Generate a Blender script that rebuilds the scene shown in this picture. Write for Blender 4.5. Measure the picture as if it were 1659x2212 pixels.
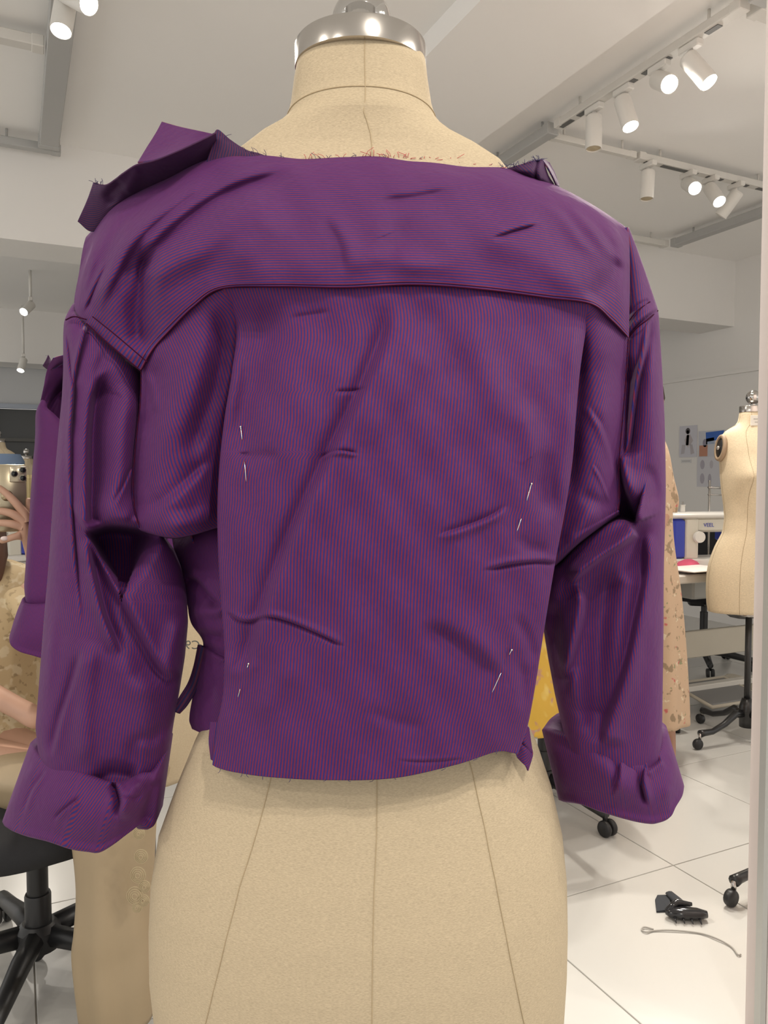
import bpy, bmesh, math, random
import numpy as np
from mathutils import Vector, Matrix, Quaternion

random.seed(7)
rng = np.random.RandomState(7)
SC = bpy.context.scene
COL = SC.collection
for _o in list(bpy.data.objects):
    bpy.data.objects.remove(_o, do_unlink=True)

# ------------------------------------------------------------------ camera, world, exposure
# world X runs along the mirror plane, Y away from the photographer, Z up; floor tiles are 0.6 m
F = 1661.0
PSI, PITCH, CAMH = math.radians(25.6), math.radians(2.5), 1.2
cam_data = bpy.data.cameras.new('camera')
cam_data.sensor_fit = 'HORIZONTAL'
cam_data.sensor_width = 36.0
cam_data.lens = 36.0 * F / 1659.0
cam_data.clip_start = 0.02
cam = bpy.data.objects.new('camera', cam_data)
COL.objects.link(cam)
cam.location = (0, 0, CAMH)
cam.rotation_euler = (math.radians(90) - PITCH, 0, -PSI)
SC.camera = cam

world = bpy.data.worlds.new('world')
SC.world = world
world.use_nodes = True
world.node_tree.nodes['Background'].inputs[0].default_value = (1.0, 0.965, 0.915, 1)
world.node_tree.nodes['Background'].inputs[1].default_value = 0.72

SC.view_settings.view_transform = 'Standard'
SC.view_settings.look = 'None'
SC.view_settings.gamma = 1.0
SC.view_settings.use_curve_mapping = False
SC.view_settings.exposure = 0.66
SPOT_W = 60.0        # watts of one track lamp
LAMP_COL = (1.0, 0.93, 0.83)

FW = np.array([math.sin(PSI) * math.cos(PITCH), math.cos(PSI) * math.cos(PITCH), -math.sin(PITCH)])
RT = np.array([math.cos(PSI), -math.sin(PSI), 0.0])
UP = np.cross(RT, FW)
C0 = np.array([0, 0, CAMH])


def at(px, py, d):
    """world point seen at pixel px,py of the 1659x2212 photograph, d metres along the view axis"""
    px = np.asarray(px, float); py = np.asarray(py, float); d = np.asarray(d, float)
    v = FW + RT * ((px - 829.5) / F)[..., None] - UP * ((py - 1106.0) / F)[..., None]
    return C0 + v * d[..., None]


def on_z(px, py, z):
    v = FW + RT * (px - 829.5) / F - UP * (py - 1106.0) / F
    return C0 + v * ((z - CAMH) / v[2])


def on_y(px, py, y):
    v = FW + RT * (px - 829.5) / F - UP * (py - 1106.0) / F
    return C0 + v * (y / v[1])


def on_x(px, py, x):
    v = FW + RT * (px - 829.5) / F - UP * (py - 1106.0) / F
    return C0 + v * (x / v[0])


# ------------------------------------------------------------------ materials
MATS = {}


def mat(name, color, rough=0.6, metal=0.0, noise=0.0, nscale=40.0, bump=0.0, bscale=200.0, emit=None, estr=0.0,
        sheen=0.0, col2=None, spec=0.5, coat=0.0):
    if name in MATS:
        return MATS[name]
    m = bpy.data.materials.new(name)
    m.use_nodes = True
    nt = m.node_tree
    b = nt.nodes['Principled BSDF']
    b.inputs['Base Color'].default_value = (*color, 1)
    b.inputs['Roughness'].default_value = rough
    b.inputs['Metallic'].default_value = metal
    b.inputs['Specular IOR Level'].default_value = spec
    b.inputs['Coat Weight'].default_value = coat
    if sheen:
        b.inputs['Sheen Weight'].default_value = sheen
        b.inputs['Sheen Roughness'].default_value = 0.5
    tc = None
    if noise or bump:
        tc = nt.nodes.new('ShaderNodeTexCoord')
    if noise:
        n = nt.nodes.new('ShaderNodeTexNoise')
        n.inputs['Scale'].default_value = nscale
        n.inputs['Detail'].default_value = 4
        nt.links.new(tc.outputs['Object'], n.inputs['Vector'])
        mx = nt.nodes.new('ShaderNodeMix'); mx.data_type = 'RGBA'
        c2 = col2 if col2 else tuple(c * (1 - noise) for c in color)
        mx.inputs['A'].default_value = (*color, 1)
        mx.inputs['B'].default_value = (*c2, 1)
        nt.links.new(n.outputs['Fac'], mx.inputs['Factor'])
        nt.links.new(mx.outputs['Result'], b.inputs['Base Color'])
    if bump:
        n2 = nt.nodes.new('ShaderNodeTexNoise')
        n2.inputs['Scale'].default_value = bscale
        n2.inputs['Detail'].default_value = 3
        nt.links.new(tc.outputs['Object'], n2.inputs['Vector'])
        bp = nt.nodes.new('ShaderNodeBump')
        bp.inputs['Strength'].default_value = bump
        bp.inputs['Distance'].default_value = 0.002
        nt.links.new(n2.outputs['Fac'], bp.inputs['Height'])
        nt.links.new(bp.outputs['Normal'], b.inputs['Normal'])
    if emit:
        b.inputs['Emission Color'].default_value = (*emit, 1)
        b.inputs['Emission Strength'].default_value = estr
    MATS[name] = m
    return m


def stripe_mat(name, red, blue, period, bump=0.40):
    """two-colour woven stripe that runs along UV.y; UV.x is metres across the cloth"""
    m = bpy.data.materials.new(name); m.use_nodes = True
    nt = m.node_tree; b = nt.nodes['Principled BSDF']
    uv = nt.nodes.new('ShaderNodeUVMap'); uv.uv_map = 'UVMap'
    sep = nt.nodes.new('ShaderNodeSeparateXYZ'); nt.links.new(uv.outputs['UV'], sep.inputs[0])
    mul = nt.nodes.new('ShaderNodeMath'); mul.operation = 'MULTIPLY'; mul.inputs[1].default_value = 2 * math.pi / period
    nt.links.new(sep.outputs['X'], mul.inputs[0])
    sn = nt.nodes.new('ShaderNodeMath'); sn.operation = 'SINE'; nt.links.new(mul.outputs[0], sn.inputs[0])
    ramp = nt.nodes.new('ShaderNodeMapRange'); ramp.interpolation_type = 'SMOOTHSTEP'
    ramp.inputs['From Min'].default_value = -0.45; ramp.inputs['From Max'].default_value = 0.45
    nt.links.new(sn.outputs[0], ramp.inputs['Value'])
    mx = nt.nodes.new('ShaderNodeMix'); mx.data_type = 'RGBA'
    mx.inputs['A'].default_value = (*blue, 1); mx.inputs['B'].default_value = (*red, 1)
    nt.links.new(ramp.outputs['Result'], mx.inputs['Factor'])
    # slub: slight yarn-to-yarn variation
    mp = nt.nodes.new('ShaderNodeMapping'); mp.inputs['Scale'].default_value = (1600, 160, 1)
    nt.links.new(uv.outputs['UV'], mp.inputs['Vector'])
    nz = nt.nodes.new('ShaderNodeTexNoise'); nz.inputs['Scale'].default_value = 1.0; nz.inputs['Detail'].default_value = 2
    nt.links.new(mp.outputs[0], nz.inputs['Vector'])
    mr = nt.nodes.new('ShaderNodeMapRange'); mr.inputs['To Min'].default_value = 0.78; mr.inputs['To Max'].default_value = 1.22
    nt.links.new(nz.outputs['Fac'], mr.inputs['Value'])
    m2 = nt.nodes.new('ShaderNodeMix'); m2.data_type = 'RGBA'; m2.blend_type = 'MULTIPLY'; m2.inputs['Factor'].default_value = 1.0
    nt.links.new(mx.outputs['Result'], m2.inputs['A']); nt.links.new(mr.outputs['Result'], m2.inputs['B'])
    nt.links.new(m2.outputs['Result'], b.inputs['Base Color'])
    b.inputs['Roughness'].default_value = 0.72
    b.inputs['Specular IOR Level'].default_value = 0.25
    b.inputs['Sheen Weight'].default_value = 0.05
    b.inputs['Sheen Roughness'].default_value = 0.45
    b.inputs['Sheen Tint'].default_value = (0.75, 0.45, 0.85, 1)
    # soft crumple in the cloth
    tc = nt.nodes.new('ShaderNodeTexCoord')
    n2 = nt.nodes.new('ShaderNodeTexNoise'); n2.inputs['Scale'].default_value = 26; n2.inputs['Detail'].default_value = 4
    n2.inputs['Roughness'].default_value = 0.55
    nt.links.new(tc.outputs['Object'], n2.inputs['Vector'])
    bp = nt.nodes.new('ShaderNodeBump'); bp.inputs['Strength'].default_value = bump; bp.inputs['Distance'].default_value = 0.006
    nt.links.new(n2.outputs['Fac'], bp.inputs['Height'])
    nt.links.new(bp.outputs['Normal'], b.inputs['Normal'])
    MATS[name] = m
    return m


def linen_mat(name, color, scale):
    m = bpy.data.materials.new(name); m.use_nodes = True
    nt = m.node_tree; b = nt.nodes['Principled BSDF']
    tc = nt.nodes.new('ShaderNodeTexCoord')
    mp = nt.nodes.new('ShaderNodeMapping'); mp.inputs['Scale'].default_value = (1, 1, 4.5)
    nt.links.new(tc.outputs['Object'], mp.inputs['Vector'])
    n = nt.nodes.new('ShaderNodeTexNoise'); n.inputs['Scale'].default_value = scale; n.inputs['Detail'].default_value = 5
    nt.links.new(mp.outputs[0], n.inputs['Vector'])
    mr = nt.nodes.new('ShaderNodeMapRange'); mr.inputs['From Min'].default_value = 0.3; mr.inputs['From Max'].default_value = 0.7
    mr.inputs['To Min'].default_value = 0.84; mr.inputs['To Max'].default_value = 1.10
    nt.links.new(n.outputs['Fac'], mr.inputs['Value'])
    mx = nt.nodes.new('ShaderNodeMix'); mx.data_type = 'RGBA'; mx.blend_type = 'MULTIPLY'; mx.inputs['Factor'].default_value = 1
    mx.inputs['A'].default_value = (*color, 1)
    nt.links.new(mr.outputs['Result'], mx.inputs['B'])
    nt.links.new(mx.outputs['Result'], b.inputs['Base Color'])
    b.inputs['Roughness'].default_value = 0.85
    b.inputs['Specular IOR Level'].default_value = 0.2
    bp = nt.nodes.new('ShaderNodeBump'); bp.inputs['Strength'].default_value = 0.25; bp.inputs['Distance'].default_value = 0.001
    nt.links.new(n.outputs['Fac'], bp.inputs['Height']); nt.links.new(bp.outputs['Normal'], b.inputs['Normal'])
    MATS[name] = m
    return m


def floral_mat(name, base, spots, scale):
    m = bpy.data.materials.new(name); m.use_nodes = True
    nt = m.node_tree; b = nt.nodes['Principled BSDF']
    tc = nt.nodes.new('ShaderNodeTexCoord')
    last = None
    for i, (c, thr, sc) in enumerate(spots):
        v = nt.nodes.new('ShaderNodeTexNoise'); v.inputs['Scale'].default_value = scale * sc; v.inputs['Detail'].default_value = 2
        mp = nt.nodes.new('ShaderNodeMapping'); mp.inputs['Location'].default_value = (i * 3.1, i * 1.7, i * 5.3)
        nt.links.new(tc.outputs['Object'], mp.inputs['Vector']); nt.links.new(mp.outputs[0], v.inputs['Vector'])
        mr = nt.nodes.new('ShaderNodeMapRange'); mr.inputs['From Min'].default_value = thr; mr.inputs['From Max'].default_value = thr + 0.05
        nt.links.new(v.outputs['Fac'], mr.inputs['Value'])
        mx = nt.nodes.new('ShaderNodeMix'); mx.data_type = 'RGBA'
        if last is None:
            mx.inputs['A'].default_value = (*base, 1)
        else:
            nt.links.new(last, mx.inputs['A'])
        mx.inputs['B'].default_value = (*c, 1)
        nt.links.new(mr.outputs['Result'], mx.inputs['Factor'])
        last = mx.outputs['Result']
    nt.links.new(last, b.inputs['Base Color'])
    b.inputs['Roughness'].default_value = 0.8
    MATS[name] = m
    return m


M_SHIRT = stripe_mat('striped_shirting', (0.138, 0.0135, 0.052), (0.023, 0.0155, 0.128), 0.00245)
M_SHIRT_SHADED = stripe_mat('striped_shirting_shaded', (0.075, 0.014, 0.045), (0.018, 0.012, 0.060), 0.00245)  # darker copy of the shirting: shade of the downturned collar put into the colour
M_SEAM = mat('seam_thread', (0.035, 0.004, 0.020), 0.9, spec=0.05)
M_FRAY_R = mat('red_thread', (0.45, 0.03, 0.05), 0.8)
M_FRAY_B = mat('navy_thread', (0.03, 0.02, 0.09), 0.8)
M_LINEN = linen_mat('linen', (0.475, 0.385, 0.262), 420)
M_LINEN_SEAM = mat('linen_seam', (0.40, 0.31, 0.19), 0.9)
M_LINEN2 = linen_mat('cream_canvas', (0.72, 0.60, 0.42), 150)
M_CHROME = mat('chrome', (0.56, 0.54, 0.52), 0.08, 1.0)
M_STEEL = mat('brushed_steel', (0.50, 0.47, 0.44), 0.20, 1.0)
M_PIN = mat('pin_steel', (0.66, 0.63, 0.60), 0.25, 1.0)
M_WALL = mat('white_paint', (0.82, 0.805, 0.78), 0.85, noise=0.04, nscale=3)
M_CEIL = mat('ceiling_paint', (0.90, 0.885, 0.86), 0.9, noise=0.03, nscale=2)
M_GREYWALL = mat('grey_paint', (0.55, 0.56, 0.57), 0.8, noise=0.04, nscale=3)
M_PINK = mat('pale_pink_panel', (0.66, 0.58, 0.55), 0.6, noise=0.06, nscale=6)
M_TILE = mat('floor_tile', (0.60, 0.59, 0.56), 0.22, noise=0.07, nscale=3.0)
M_GROUT = mat('grout', (0.42, 0.40, 0.36), 0.9)
M_RAIL = mat('rail_grey', (0.42, 0.42, 0.41), 0.5)
M_RAILW = mat('rail_white', (0.66, 0.64, 0.60), 0.5)
M_SLOT = mat('rail_slot', (0.13, 0.13, 0.125), 0.6)
M_LAMP = mat('lamp_white', (0.72, 0.70, 0.66), 0.4)
M_LENS = mat('lamp_lens_lit', (1, 1, 1), 0.3, emit=(1.0, 0.95, 0.87), estr=14.0)
M_LENS_OFF = mat('lamp_lens_unlit', (0.85, 0.72, 0.5), 0.3)
M_BLACK = mat('black_plastic', (0.014, 0.014, 0.015), 0.42)
M_BLACKM = mat('black_metal', (0.012, 0.012, 0.013), 0.3, spec=0.6)
M_BLACKF = mat('black_fabric', (0.012, 0.012, 0.014), 0.9, bump=0.3, bscale=500)
M_GLASS_DARK = mat('night_glass', (0.035, 0.038, 0.038), 0.25)
M_SKIN = mat('skin', (0.50, 0.29, 0.20), 0.55, noise=0.12, nscale=12)
M_HAIR = mat('dark_hair', (0.05, 0.03, 0.022), 0.5, bump=0.4, bscale=150)
M_NAIL = mat('nail_polish', (0.75, 0.62, 0.58), 0.15)


# ------------------------------------------------------------------ mesh helpers
class MB:
    """collects shapes, builds ONE mesh object"""

    def __init__(self):
        self.v = []; self.f = []; self.fm = []; self.mi = 0

    def add(self, vs, fs):
        o = len(self.v)
        self.v += [tuple(map(float, p)) for p in vs]
        self.f += [tuple(i + o for i in f) for f in fs]
        self.fm += [self.mi] * len(fs)
        return self

    def box(self, c, s, R=None):
        c = np.array(c, float); h = np.array(s, float) / 2
        P = [np.array((x, y, z)) * h for z in (-1, 1) for y in (-1, 1) for x in (-1, 1)]
        if R is not None:
            P = [np.array(R @ Vector(p)) for p in P]
        self.add([p + c for p in P], [(0, 2, 3, 1), (4, 5, 7, 6), (0, 1, 5, 4), (2, 6, 7, 3), (0, 4, 6, 2), (1, 3, 7, 5)])
        return self

    def bbox(self, c, s, bev=0.01, R=None):
        """box with chamfered vertical and horizontal edges"""
        c = np.array(c, float); h = np.array(s, float) / 2; b = min(bev, h.min() * 0.95)
        prof = [(-h[2], b), (-h[2] + b, 0), (h[2] - b, 0), (h[2], b)]
        rings = []
        for z, ins in prof:
            x, y = h[0] - ins, h[1] - ins
            bb = min(b, x * .9, y * .9)
            rings.append([(x - bb, -y, z), (x, -y + bb, z), (x, y - bb, z), (x - bb, y, z), (-x + bb, y, z), (-x, y - bb, z), (-x, -y + bb, z), (-x + bb, -y, z)])
        vs = [p for r in rings for p in r]
        if R is not None:
            vs = [tuple(R @ Vector(p)) for p in vs]
        fs = []
        for i in range(3):
            for j in range(8):
                k = (j + 1) % 8
                fs.append((i * 8 + j, i * 8 + k, (i + 1) * 8 + k, (i + 1) * 8 + j))
        fs.append(tuple(range(7, -1, -1))); fs.append(tuple(range(24, 32)))
        self.add([np.array(p) + c for p in vs], fs)
        return self

    def tube(self, pts, rad, n=10, cap=True, flat=None, closed=False):
        pts = [np.array(p, float) for p in pts]
        m = len(pts)
        rad = [rad] * m if np.isscalar(rad) else list(rad)
        rings = []
        up0 = None
        for i in range(m):
            a = pts[(i - 1) % m] if (i > 0 or closed) else pts[i]
            b = pts[(i + 1) % m] if (i < m - 1 or closed) else pts[i]
            t = b - a; t = t / (np.linalg.norm(t) + 1e-12)
            if up0 is None:
                ref = np.array((0, 0, 1.0)) if abs(t[2]) < 0.9 else np.array((1.0, 0, 0))
                if flat is not None:
                    ref = np.array(flat[0], float)
                up0 = ref
            sdir = np.cross(t, up0); sdir /= np.linalg.norm(sdir) + 1e-12
            u = np.cross(sdir, t)
            up0 = u
            fy = flat[1] if flat is not None else 1.0
            rings.append([pts[i] + rad[i] * (math.cos(q) * sdir + fy * math.sin(q) * u) for q in np.linspace(0, 2 * math.pi, n, endpoint=False)])
        vs = [p for r in rings for p in r]
        fs = []
        for i in range(m if closed else m - 1):
            i2 = (i + 1) % m
            for j in range(n):
                k = (j + 1) % n
                fs.append((i * n + j, i * n + k, i2 * n + k, i2 * n + j))
        if cap and not closed:
            fs.append(tuple(range(n - 1, -1, -1))); fs.append(tuple(range((m - 1) * n, m * n)))
        self.add(vs, fs)
        return self

    def lathe(self, prof, c=(0, 0, 0), n=32, axis=(0, 0, 1), sx=1.0, sy=1.0):
        """prof: list of (r, h); closed at ends when r == 0"""
        q = Vector((0, 0, 1)).rotation_difference(Vector(axis))
        vs = []; fs = []
        for r, h in prof:
            for k in range(n):
                a = 2 * math.pi * k / n
                vs.append(np.array(q @ Vector((r * math.cos(a) * sx, r * math.sin(a) * sy, h))) + np.array(c, float))
        for i in range(len(prof) - 1):
            for j in range(n):
                k = (j + 1) % n
                fs.append((i * n + j, i * n + k, (i + 1) * n + k, (i + 1) * n + j))
        if prof[0][0] > 1e-6:
            fs.append(tuple(range(n - 1, -1, -1)))
        if prof[-1][0] > 1e-6:
            fs.append(tuple(range((len(prof) - 1) * n, len(prof) * n)))
        self.add(vs, fs)
        return self

    def ball(self, c, r, n=20, m=12):
        r = (r, r, r) if np.isscalar(r) else r
        vs = [(c[0], c[1], c[2] - r[2])]
        for i in range(1, m):
            th = math.pi * i / m
            for j in range(n):
                ph = 2 * math.pi * j / n
                vs.append((c[0] + r[0] * math.sin(th) * math.cos(ph), c[1] + r[1] * math.sin(th) * math.sin(ph), c[2] - r[2] * math.cos(th)))
        vs.append((c[0], c[1], c[2] + r[2]))
        fs = [(0, 1 + (j + 1) % n, 1 + j) for j in range(n)]
        for i in range(m - 2):
            for j in range(n):
                k = (j + 1) % n
                fs.append((1 + i * n + j, 1 + i * n + k, 1 + (i + 1) * n + k, 1 + (i + 1) * n + j))
        L = len(vs) - 1
        fs += [(1 + (m - 2) * n + j, 1 + (m - 2) * n + (j + 1) % n, L) for j in range(n)]
        self.add(vs, fs)
        return self

    def loft(self, rings, cap=True):
        n = len(rings[0]); vs = [p for r in rings for p in r]; fs = []
        for i in range(len(rings) - 1):
            for j in range(n):
                k = (j + 1) % n
                fs.append((i * n + j, i * n + k, (i + 1) * n + k, (i + 1) * n + j))
        if cap:
            fs.append(tuple(range(n - 1, -1, -1))); fs.append(tuple(range((len(rings) - 1) * n, len(rings) * n)))
        self.add(vs, fs)
        return self

    def build(self, name, m, parent=None, smooth=True, mats=None, angle=None):
        me = bpy.data.meshes.new(name)
        me.from_pydata(self.v, [], self.f)
        for x in (mats if mats else [m]):
            me.materials.append(x)
        if mats:
            me.polygons.foreach_set('material_index', self.fm)
        me.polygons.foreach_set('use_smooth', [smooth] * len(me.polygons))
        me.update()
        o = bpy.data.objects.new(name, me)
        COL.objects.link(o)
        if parent is not None:
            o.parent = parent
        if smooth and angle is not None:
            try:
                me.set_sharp_from_angle(angle=math.radians(angle))
            except Exception:
                pass
        return o


def thing(name, label, cat, loc=(0, 0, 0), rotz=0.0, group=None):
    o = bpy.data.objects.new(name, None)
    COL.objects.link(o)
    o.location = loc
    o.rotation_euler = (0, 0, rotz)
    o.empty_display_size = 0.05
    tag(o, label, cat, group)
    return o


def tag(o, label, cat=None, group=None, kind=None):
    o['label'] = label
    if cat:
        o['category'] = cat
    if group:
        o['group'] = group
    if kind:
        o['kind'] = kind
    return o


def struct(o, label=None):
    o['kind'] = 'structure'
    if label:
        o['label'] = label
    return o


def copy_tree(o, parent=None):
    c = o.copy(); COL.objects.link(c)
    c.parent = parent
    for ch in list(o.children):
        copy_tree(ch, c)
    return c


def cr(P, n):
    """Catmull-Rom resample of control points P (k x d) to n points, uniform in chord length"""
    P = np.asarray(P, float)
    if len(P) == 2:
        t = np.linspace(0, 1, n)[:, None]
        return P[0] * (1 - t) + P[1] * t
    E = np.vstack([2 * P[0] - P[1], P, 2 * P[-1] - P[-2]])
    out = []
    for i in range(1, len(E) - 2):
        p0, p1, p2, p3 = E[i - 1], E[i], E[i + 1], E[i + 2]
        t = np.linspace(0, 1, 16, endpoint=False)[:, None]
        out.append(0.5 * ((2 * p1) + (-p0 + p2) * t + (2 * p0 - 5 * p1 + 4 * p2 - p3) * t ** 2 + (-p0 + 3 * p1 - 3 * p2 + p3) * t ** 3))
    out.append(E[-2][None])
    Q = np.vstack(out)
    d = np.r_[0, np.cumsum(np.linalg.norm(np.diff(Q[:, :2], axis=0), axis=1) + 1e-9)]
    s = np.linspace(0, d[-1], n)
    return np.stack([np.interp(s, d, Q[:, k]) for k in range(Q.shape[1])], 1)


def grid_from_rows(rows, nu, nv):
    R = np.stack([cr(r, nu) for r in rows])          # rows x nu x 3
    k = R.shape[0]
    # parameter of rows: mean distance between them
    d = np.r_[0, np.cumsum(np.linalg.norm(np.diff(R[:, :, :2], axis=0), axis=2).mean(1) + 1e-6)]
    s = np.linspace(0, d[-1], nv)
    E = np.concatenate([2 * R[:1] - R[1:2], R, 2 * R[-1:] - R[-2:-1]])
    dd = np.r_[2 * d[0] - d[1], d, 2 * d[-1] - d[-2]]
    G = np.zeros((nv, nu, R.shape[2]))
    for a, sv in enumerate(s):
        i = min(max(np.searchsorted(d, sv, side='right') - 1, 0), k - 2)
        p0, p1, p2, p3 = E[i], E[i + 1], E[i + 2], E[i + 3]
        t0, t1, t2, t3 = dd[i], dd[i + 1], dd[i + 2], dd[i + 3]
        h = t2 - t1; t = (sv - t1) / h
        m1 = (p2 - p0) / (t2 - t0) * h; m2 = (p3 - p1) / (t3 - t1) * h
        G[a] = (2 * t ** 3 - 3 * t ** 2 + 1) * p1 + (t ** 3 - 2 * t ** 2 + t) * m1 + (-2 * t ** 3 + 3 * t ** 2) * p2 + (t ** 3 - t ** 2) * m2
    return G


def fold(X, Y, poly, ap, wp, an=None, wn=None, soft=None, fade=0.25, f0=None, f1=None):
    """displacement towards the viewer (metres) of a fold along a pixel polyline.
    side p is on the right of the walking direction (as seen in the picture), side n on the left"""
    if an is None: an = ap
    if wn is None: wn = wp
    soft = max(0.45 * min(wp, wn), 2.0) if soft is None else max(soft, 0.30 * min(wp, wn, 30))
    poly = cr(poly, 40)
    f0 = fade if f0 is None else f0
    f1 = fade if f1 is None else f1
    x0, x1 = poly[:, 0].min() - 3 * max(wp, wn), poly[:, 0].max() + 3 * max(wp, wn)
    y0, y1 = poly[:, 1].min() - 3 * max(wp, wn), poly[:, 1].max() + 3 * max(wp, wn)
    sel = (X > x0) & (X < x1) & (Y > y0) & (Y < y1)
    out = np.zeros_like(X)
    if not sel.any():
        return out
    xs, ys = X[sel], Y[sel]
    A = poly[:-1]; B = poly[1:]
    best = np.full(xs.shape, 1e9); sd = np.zeros(xs.shape); tt = np.zeros(xs.shape)
    for i in range(len(A)):
        d = B[i] - A[i]; L2 = (d ** 2).sum() + 1e-9
        t = np.clip(((xs - A[i, 0]) * d[0] + (ys - A[i, 1]) * d[1]) / L2, 0, 1)
        ex = xs - (A[i, 0] + t * d[0]); ey = ys - (A[i, 1] + t * d[1])
        dist = np.hypot(ex, ey)
        cross = d[0] * ey - d[1] * ex          # >0: right-hand side in picture coordinates (y down)
        b = dist < best
        best[b] = dist[b]; sd[b] = np.where(cross >= 0, dist, -dist)[b]; tt[b] = ((i + t) / len(A))[b]
    vp = ap * np.exp(-(best / wp) ** 2); vn = an * np.exp(-(best / wn) ** 2)
    w = 0.5 + 0.5 * np.tanh(sd / soft)
    v = vp * w + vn * (1 - w)
    fd = np.ones_like(tt)
    if f0 > 0: fd *= np.clip(tt / f0, 0, 1) ** 2 * (3 - 2 * np.clip(tt / f0, 0, 1))
    if f1 > 0: fd *= np.clip((1 - tt) / f1, 0, 1) ** 2 * (3 - 2 * np.clip((1 - tt) / f1, 0, 1))
    out[sel] = v * fd
    return out


def arclen(P, axis, ref):
    d = np.linalg.norm(np.diff(P, axis=axis), axis=2)
    s = np.cumsum(d, axis=axis)
    z = np.zeros_like(np.take(s, [0], axis=axis))
    s = np.concatenate([z, s], axis=axis)
    return s - np.take(s, [ref], axis=axis)


def grid_mesh(name, P, U, V, m, parent, closed_u=False, thick=0.0, mats=None):
    nv, nu = P.shape[:2]
    idx = np.arange(nv * nu).reshape(nv, nu)
    if closed_u:
        nx = np.roll(idx, -1, axis=1)
        q = np.stack([idx[:-1], nx[:-1], nx[1:], idx[1:]], -1).reshape(-1, 4)
    else:
        q = np.stack([idx[:-1, :-1], idx[:-1, 1:], idx[1:, 1:], idx[1:, :-1]], -1).reshape(-1, 4)
    me = bpy.data.meshes.new(name)
    me.from_pydata(P.reshape(-1, 3).tolist(), [], q.tolist())
    uvl = me.uv_layers.new(name='UVMap')
    li = np.zeros(len(me.loops), int); me.loops.foreach_get('vertex_index', li)
    uv = np.stack([U.reshape(-1)[li], V.reshape(-1)[li]], 1)
    if closed_u:                                   # close the seam without a smear
        pass
    uvl.data.foreach_set('uv', uv.reshape(-1).astype(np.float32))
    for x in (mats if mats else [m]):
        me.materials.append(x)
    me.polygons.foreach_set('use_smooth', [True] * len(me.polygons))
    me.update()
    o = bpy.data.objects.new(name, me); COL.objects.link(o)
    o.parent = parent
    if thick:
        md = o.modifiers.new('cloth_thickness', 'SOLIDIFY'); md.thickness = thick; md.offset = 0.0
    return o

# ------------------------------------------------------------------ the setting
S_L, S_R, T_B, T_F, CEIL = -3.2, 5.28, -3.0, 9.5, 2.95


def slab(name, x0, x1, y0, y1, z0, z1, m, parent=None):
    return MB().box(((x0 + x1) / 2, (y0 + y1) / 2, (z0 + z1) / 2), (x1 - x0, y1 - y0, z1 - z0)).build(name, m, parent, smooth=False)


floor = struct(slab('floor', S_L, S_R, T_B, T_F, -0.06, -0.004, M_GROUT), 'pale glossy tiled workroom floor')
tile0 = None
for i in range(-8, 7):
    for j in range(-8, 13):
        x, y = 1.22 + 0.6 * i + 0.3, 1.72 + 0.6 * j + 0.3
        if not (S_L + .3 < x < S_R and T_B + .3 < y < T_F):
            continue
        if y < -0.4 or x < -1.9 or (y > 6.8):
            continue
        if tile0 is None:
            tile0 = MB().bbox((0, 0, -0.003), (0.596, 0.596, 0.006), 0.001).build('tile', M_TILE, floor, smooth=False)
            t = tile0
        else:
            t = tile0.copy(); COL.objects.link(t)
        t.location = (x, y, 0.0)
ceil = struct(slab('ceiling', S_L, S_R, T_B, T_F, CEIL, CEIL + 0.1, M_CEIL), 'white plaster ceiling')
struct(slab('trim_1', 1.49, 2.10, -1.0, 4.45, CEIL - 0.09, CEIL, M_CEIL), 'shallow dropped ceiling band')
struct(slab('trim_2', 0.0, S_R, 4.45, 4.80, 2.43, CEIL, M_WALL), 'white ceiling beam across the room')
struct(slab('trim_3', S_L, 0.0, 4.45, 4.80, 2.43, CEIL, M_WALL), 'white ceiling beam across the room')
struct(slab('trim_4', S_L, S_R, 8.9, 9.3, 2.40, CEIL, M_WALL), 'far ceiling beam over the windows')
struct(slab('wall_right', S_R, S_R + 0.1, 1.1, T_F, 0, CEIL, M_WALL), 'white side wall with pinned posters')
struct(slab('trim_5', S_R - 0.03, S_R, 1.1, 8.9, 2.045, 2.075, M_WALL), 'cable trunking along the side wall')
wf = MB()
wf.box((1.04, 9.4, (1.97 + 2.95) / 2), (8.48, 0.12, 0.98))
wf.box((1.04, 9.4, 0.42), (8.48, 0.12, 0.84))
struct(wf.build('wall_far', M_GREYWALL, None, False), 'grey wall around the dark windows')
win = MB()
win.box((1.04, 9.33, 1.985), (8.48, 0.07, 0.05)); win.box((1.04, 9.33, 0.86), (8.48, 0.07, 0.05))
wfr = struct(win.build('window_1', mat('window_frame_blue', (0.36, 0.40, 0.47), 0.5), None, False), 'dark night window band with pale frame')
for k in range(7):
    MB().box((-3.2 + 1.4 * k + 0.72 + .2, 9.40, 1.42), (1.36, 0.012, 1.08)).build('pane', M_GLASS_DARK, wfr, False)
    MB().box((-3.2 + 1.4 * k + .2, 9.34, 1.42), (0.05, 0.05, 1.08)).build('mullion', mat('mullion_grey', (0.09, 0.09, 0.085), 0.6), wfr, False)
MB().box((1.04, 9.34, 1.62), (8.4, 0.05, 0.035)).build('transom', MATS['mullion_grey'], wfr, False)
# the mirror's right-hand edge and the pink panel beside it
struct(slab('trim_6', 1.394, 1.410, 1.075, 1.09, 0.0, 2.9, mat('mirror_edge', (0.46, 0.46, 0.44), 0.3, 0.5)), 'polished grey edge of the tall mirror')
struct(slab('trim_7', 1.410, 1.417, 1.082, 1.09, 0.0, 2.9, mat('dark_gap', (0.05, 0.05, 0.05), 0.8)), 'dark gap beside the mirror edge')
struct(slab('wall_mirror', 1.417, 2.9, 1.078, 1.13, 0.0, CEIL, M_PINK), 'pale pink panel beside the mirror')


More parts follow.
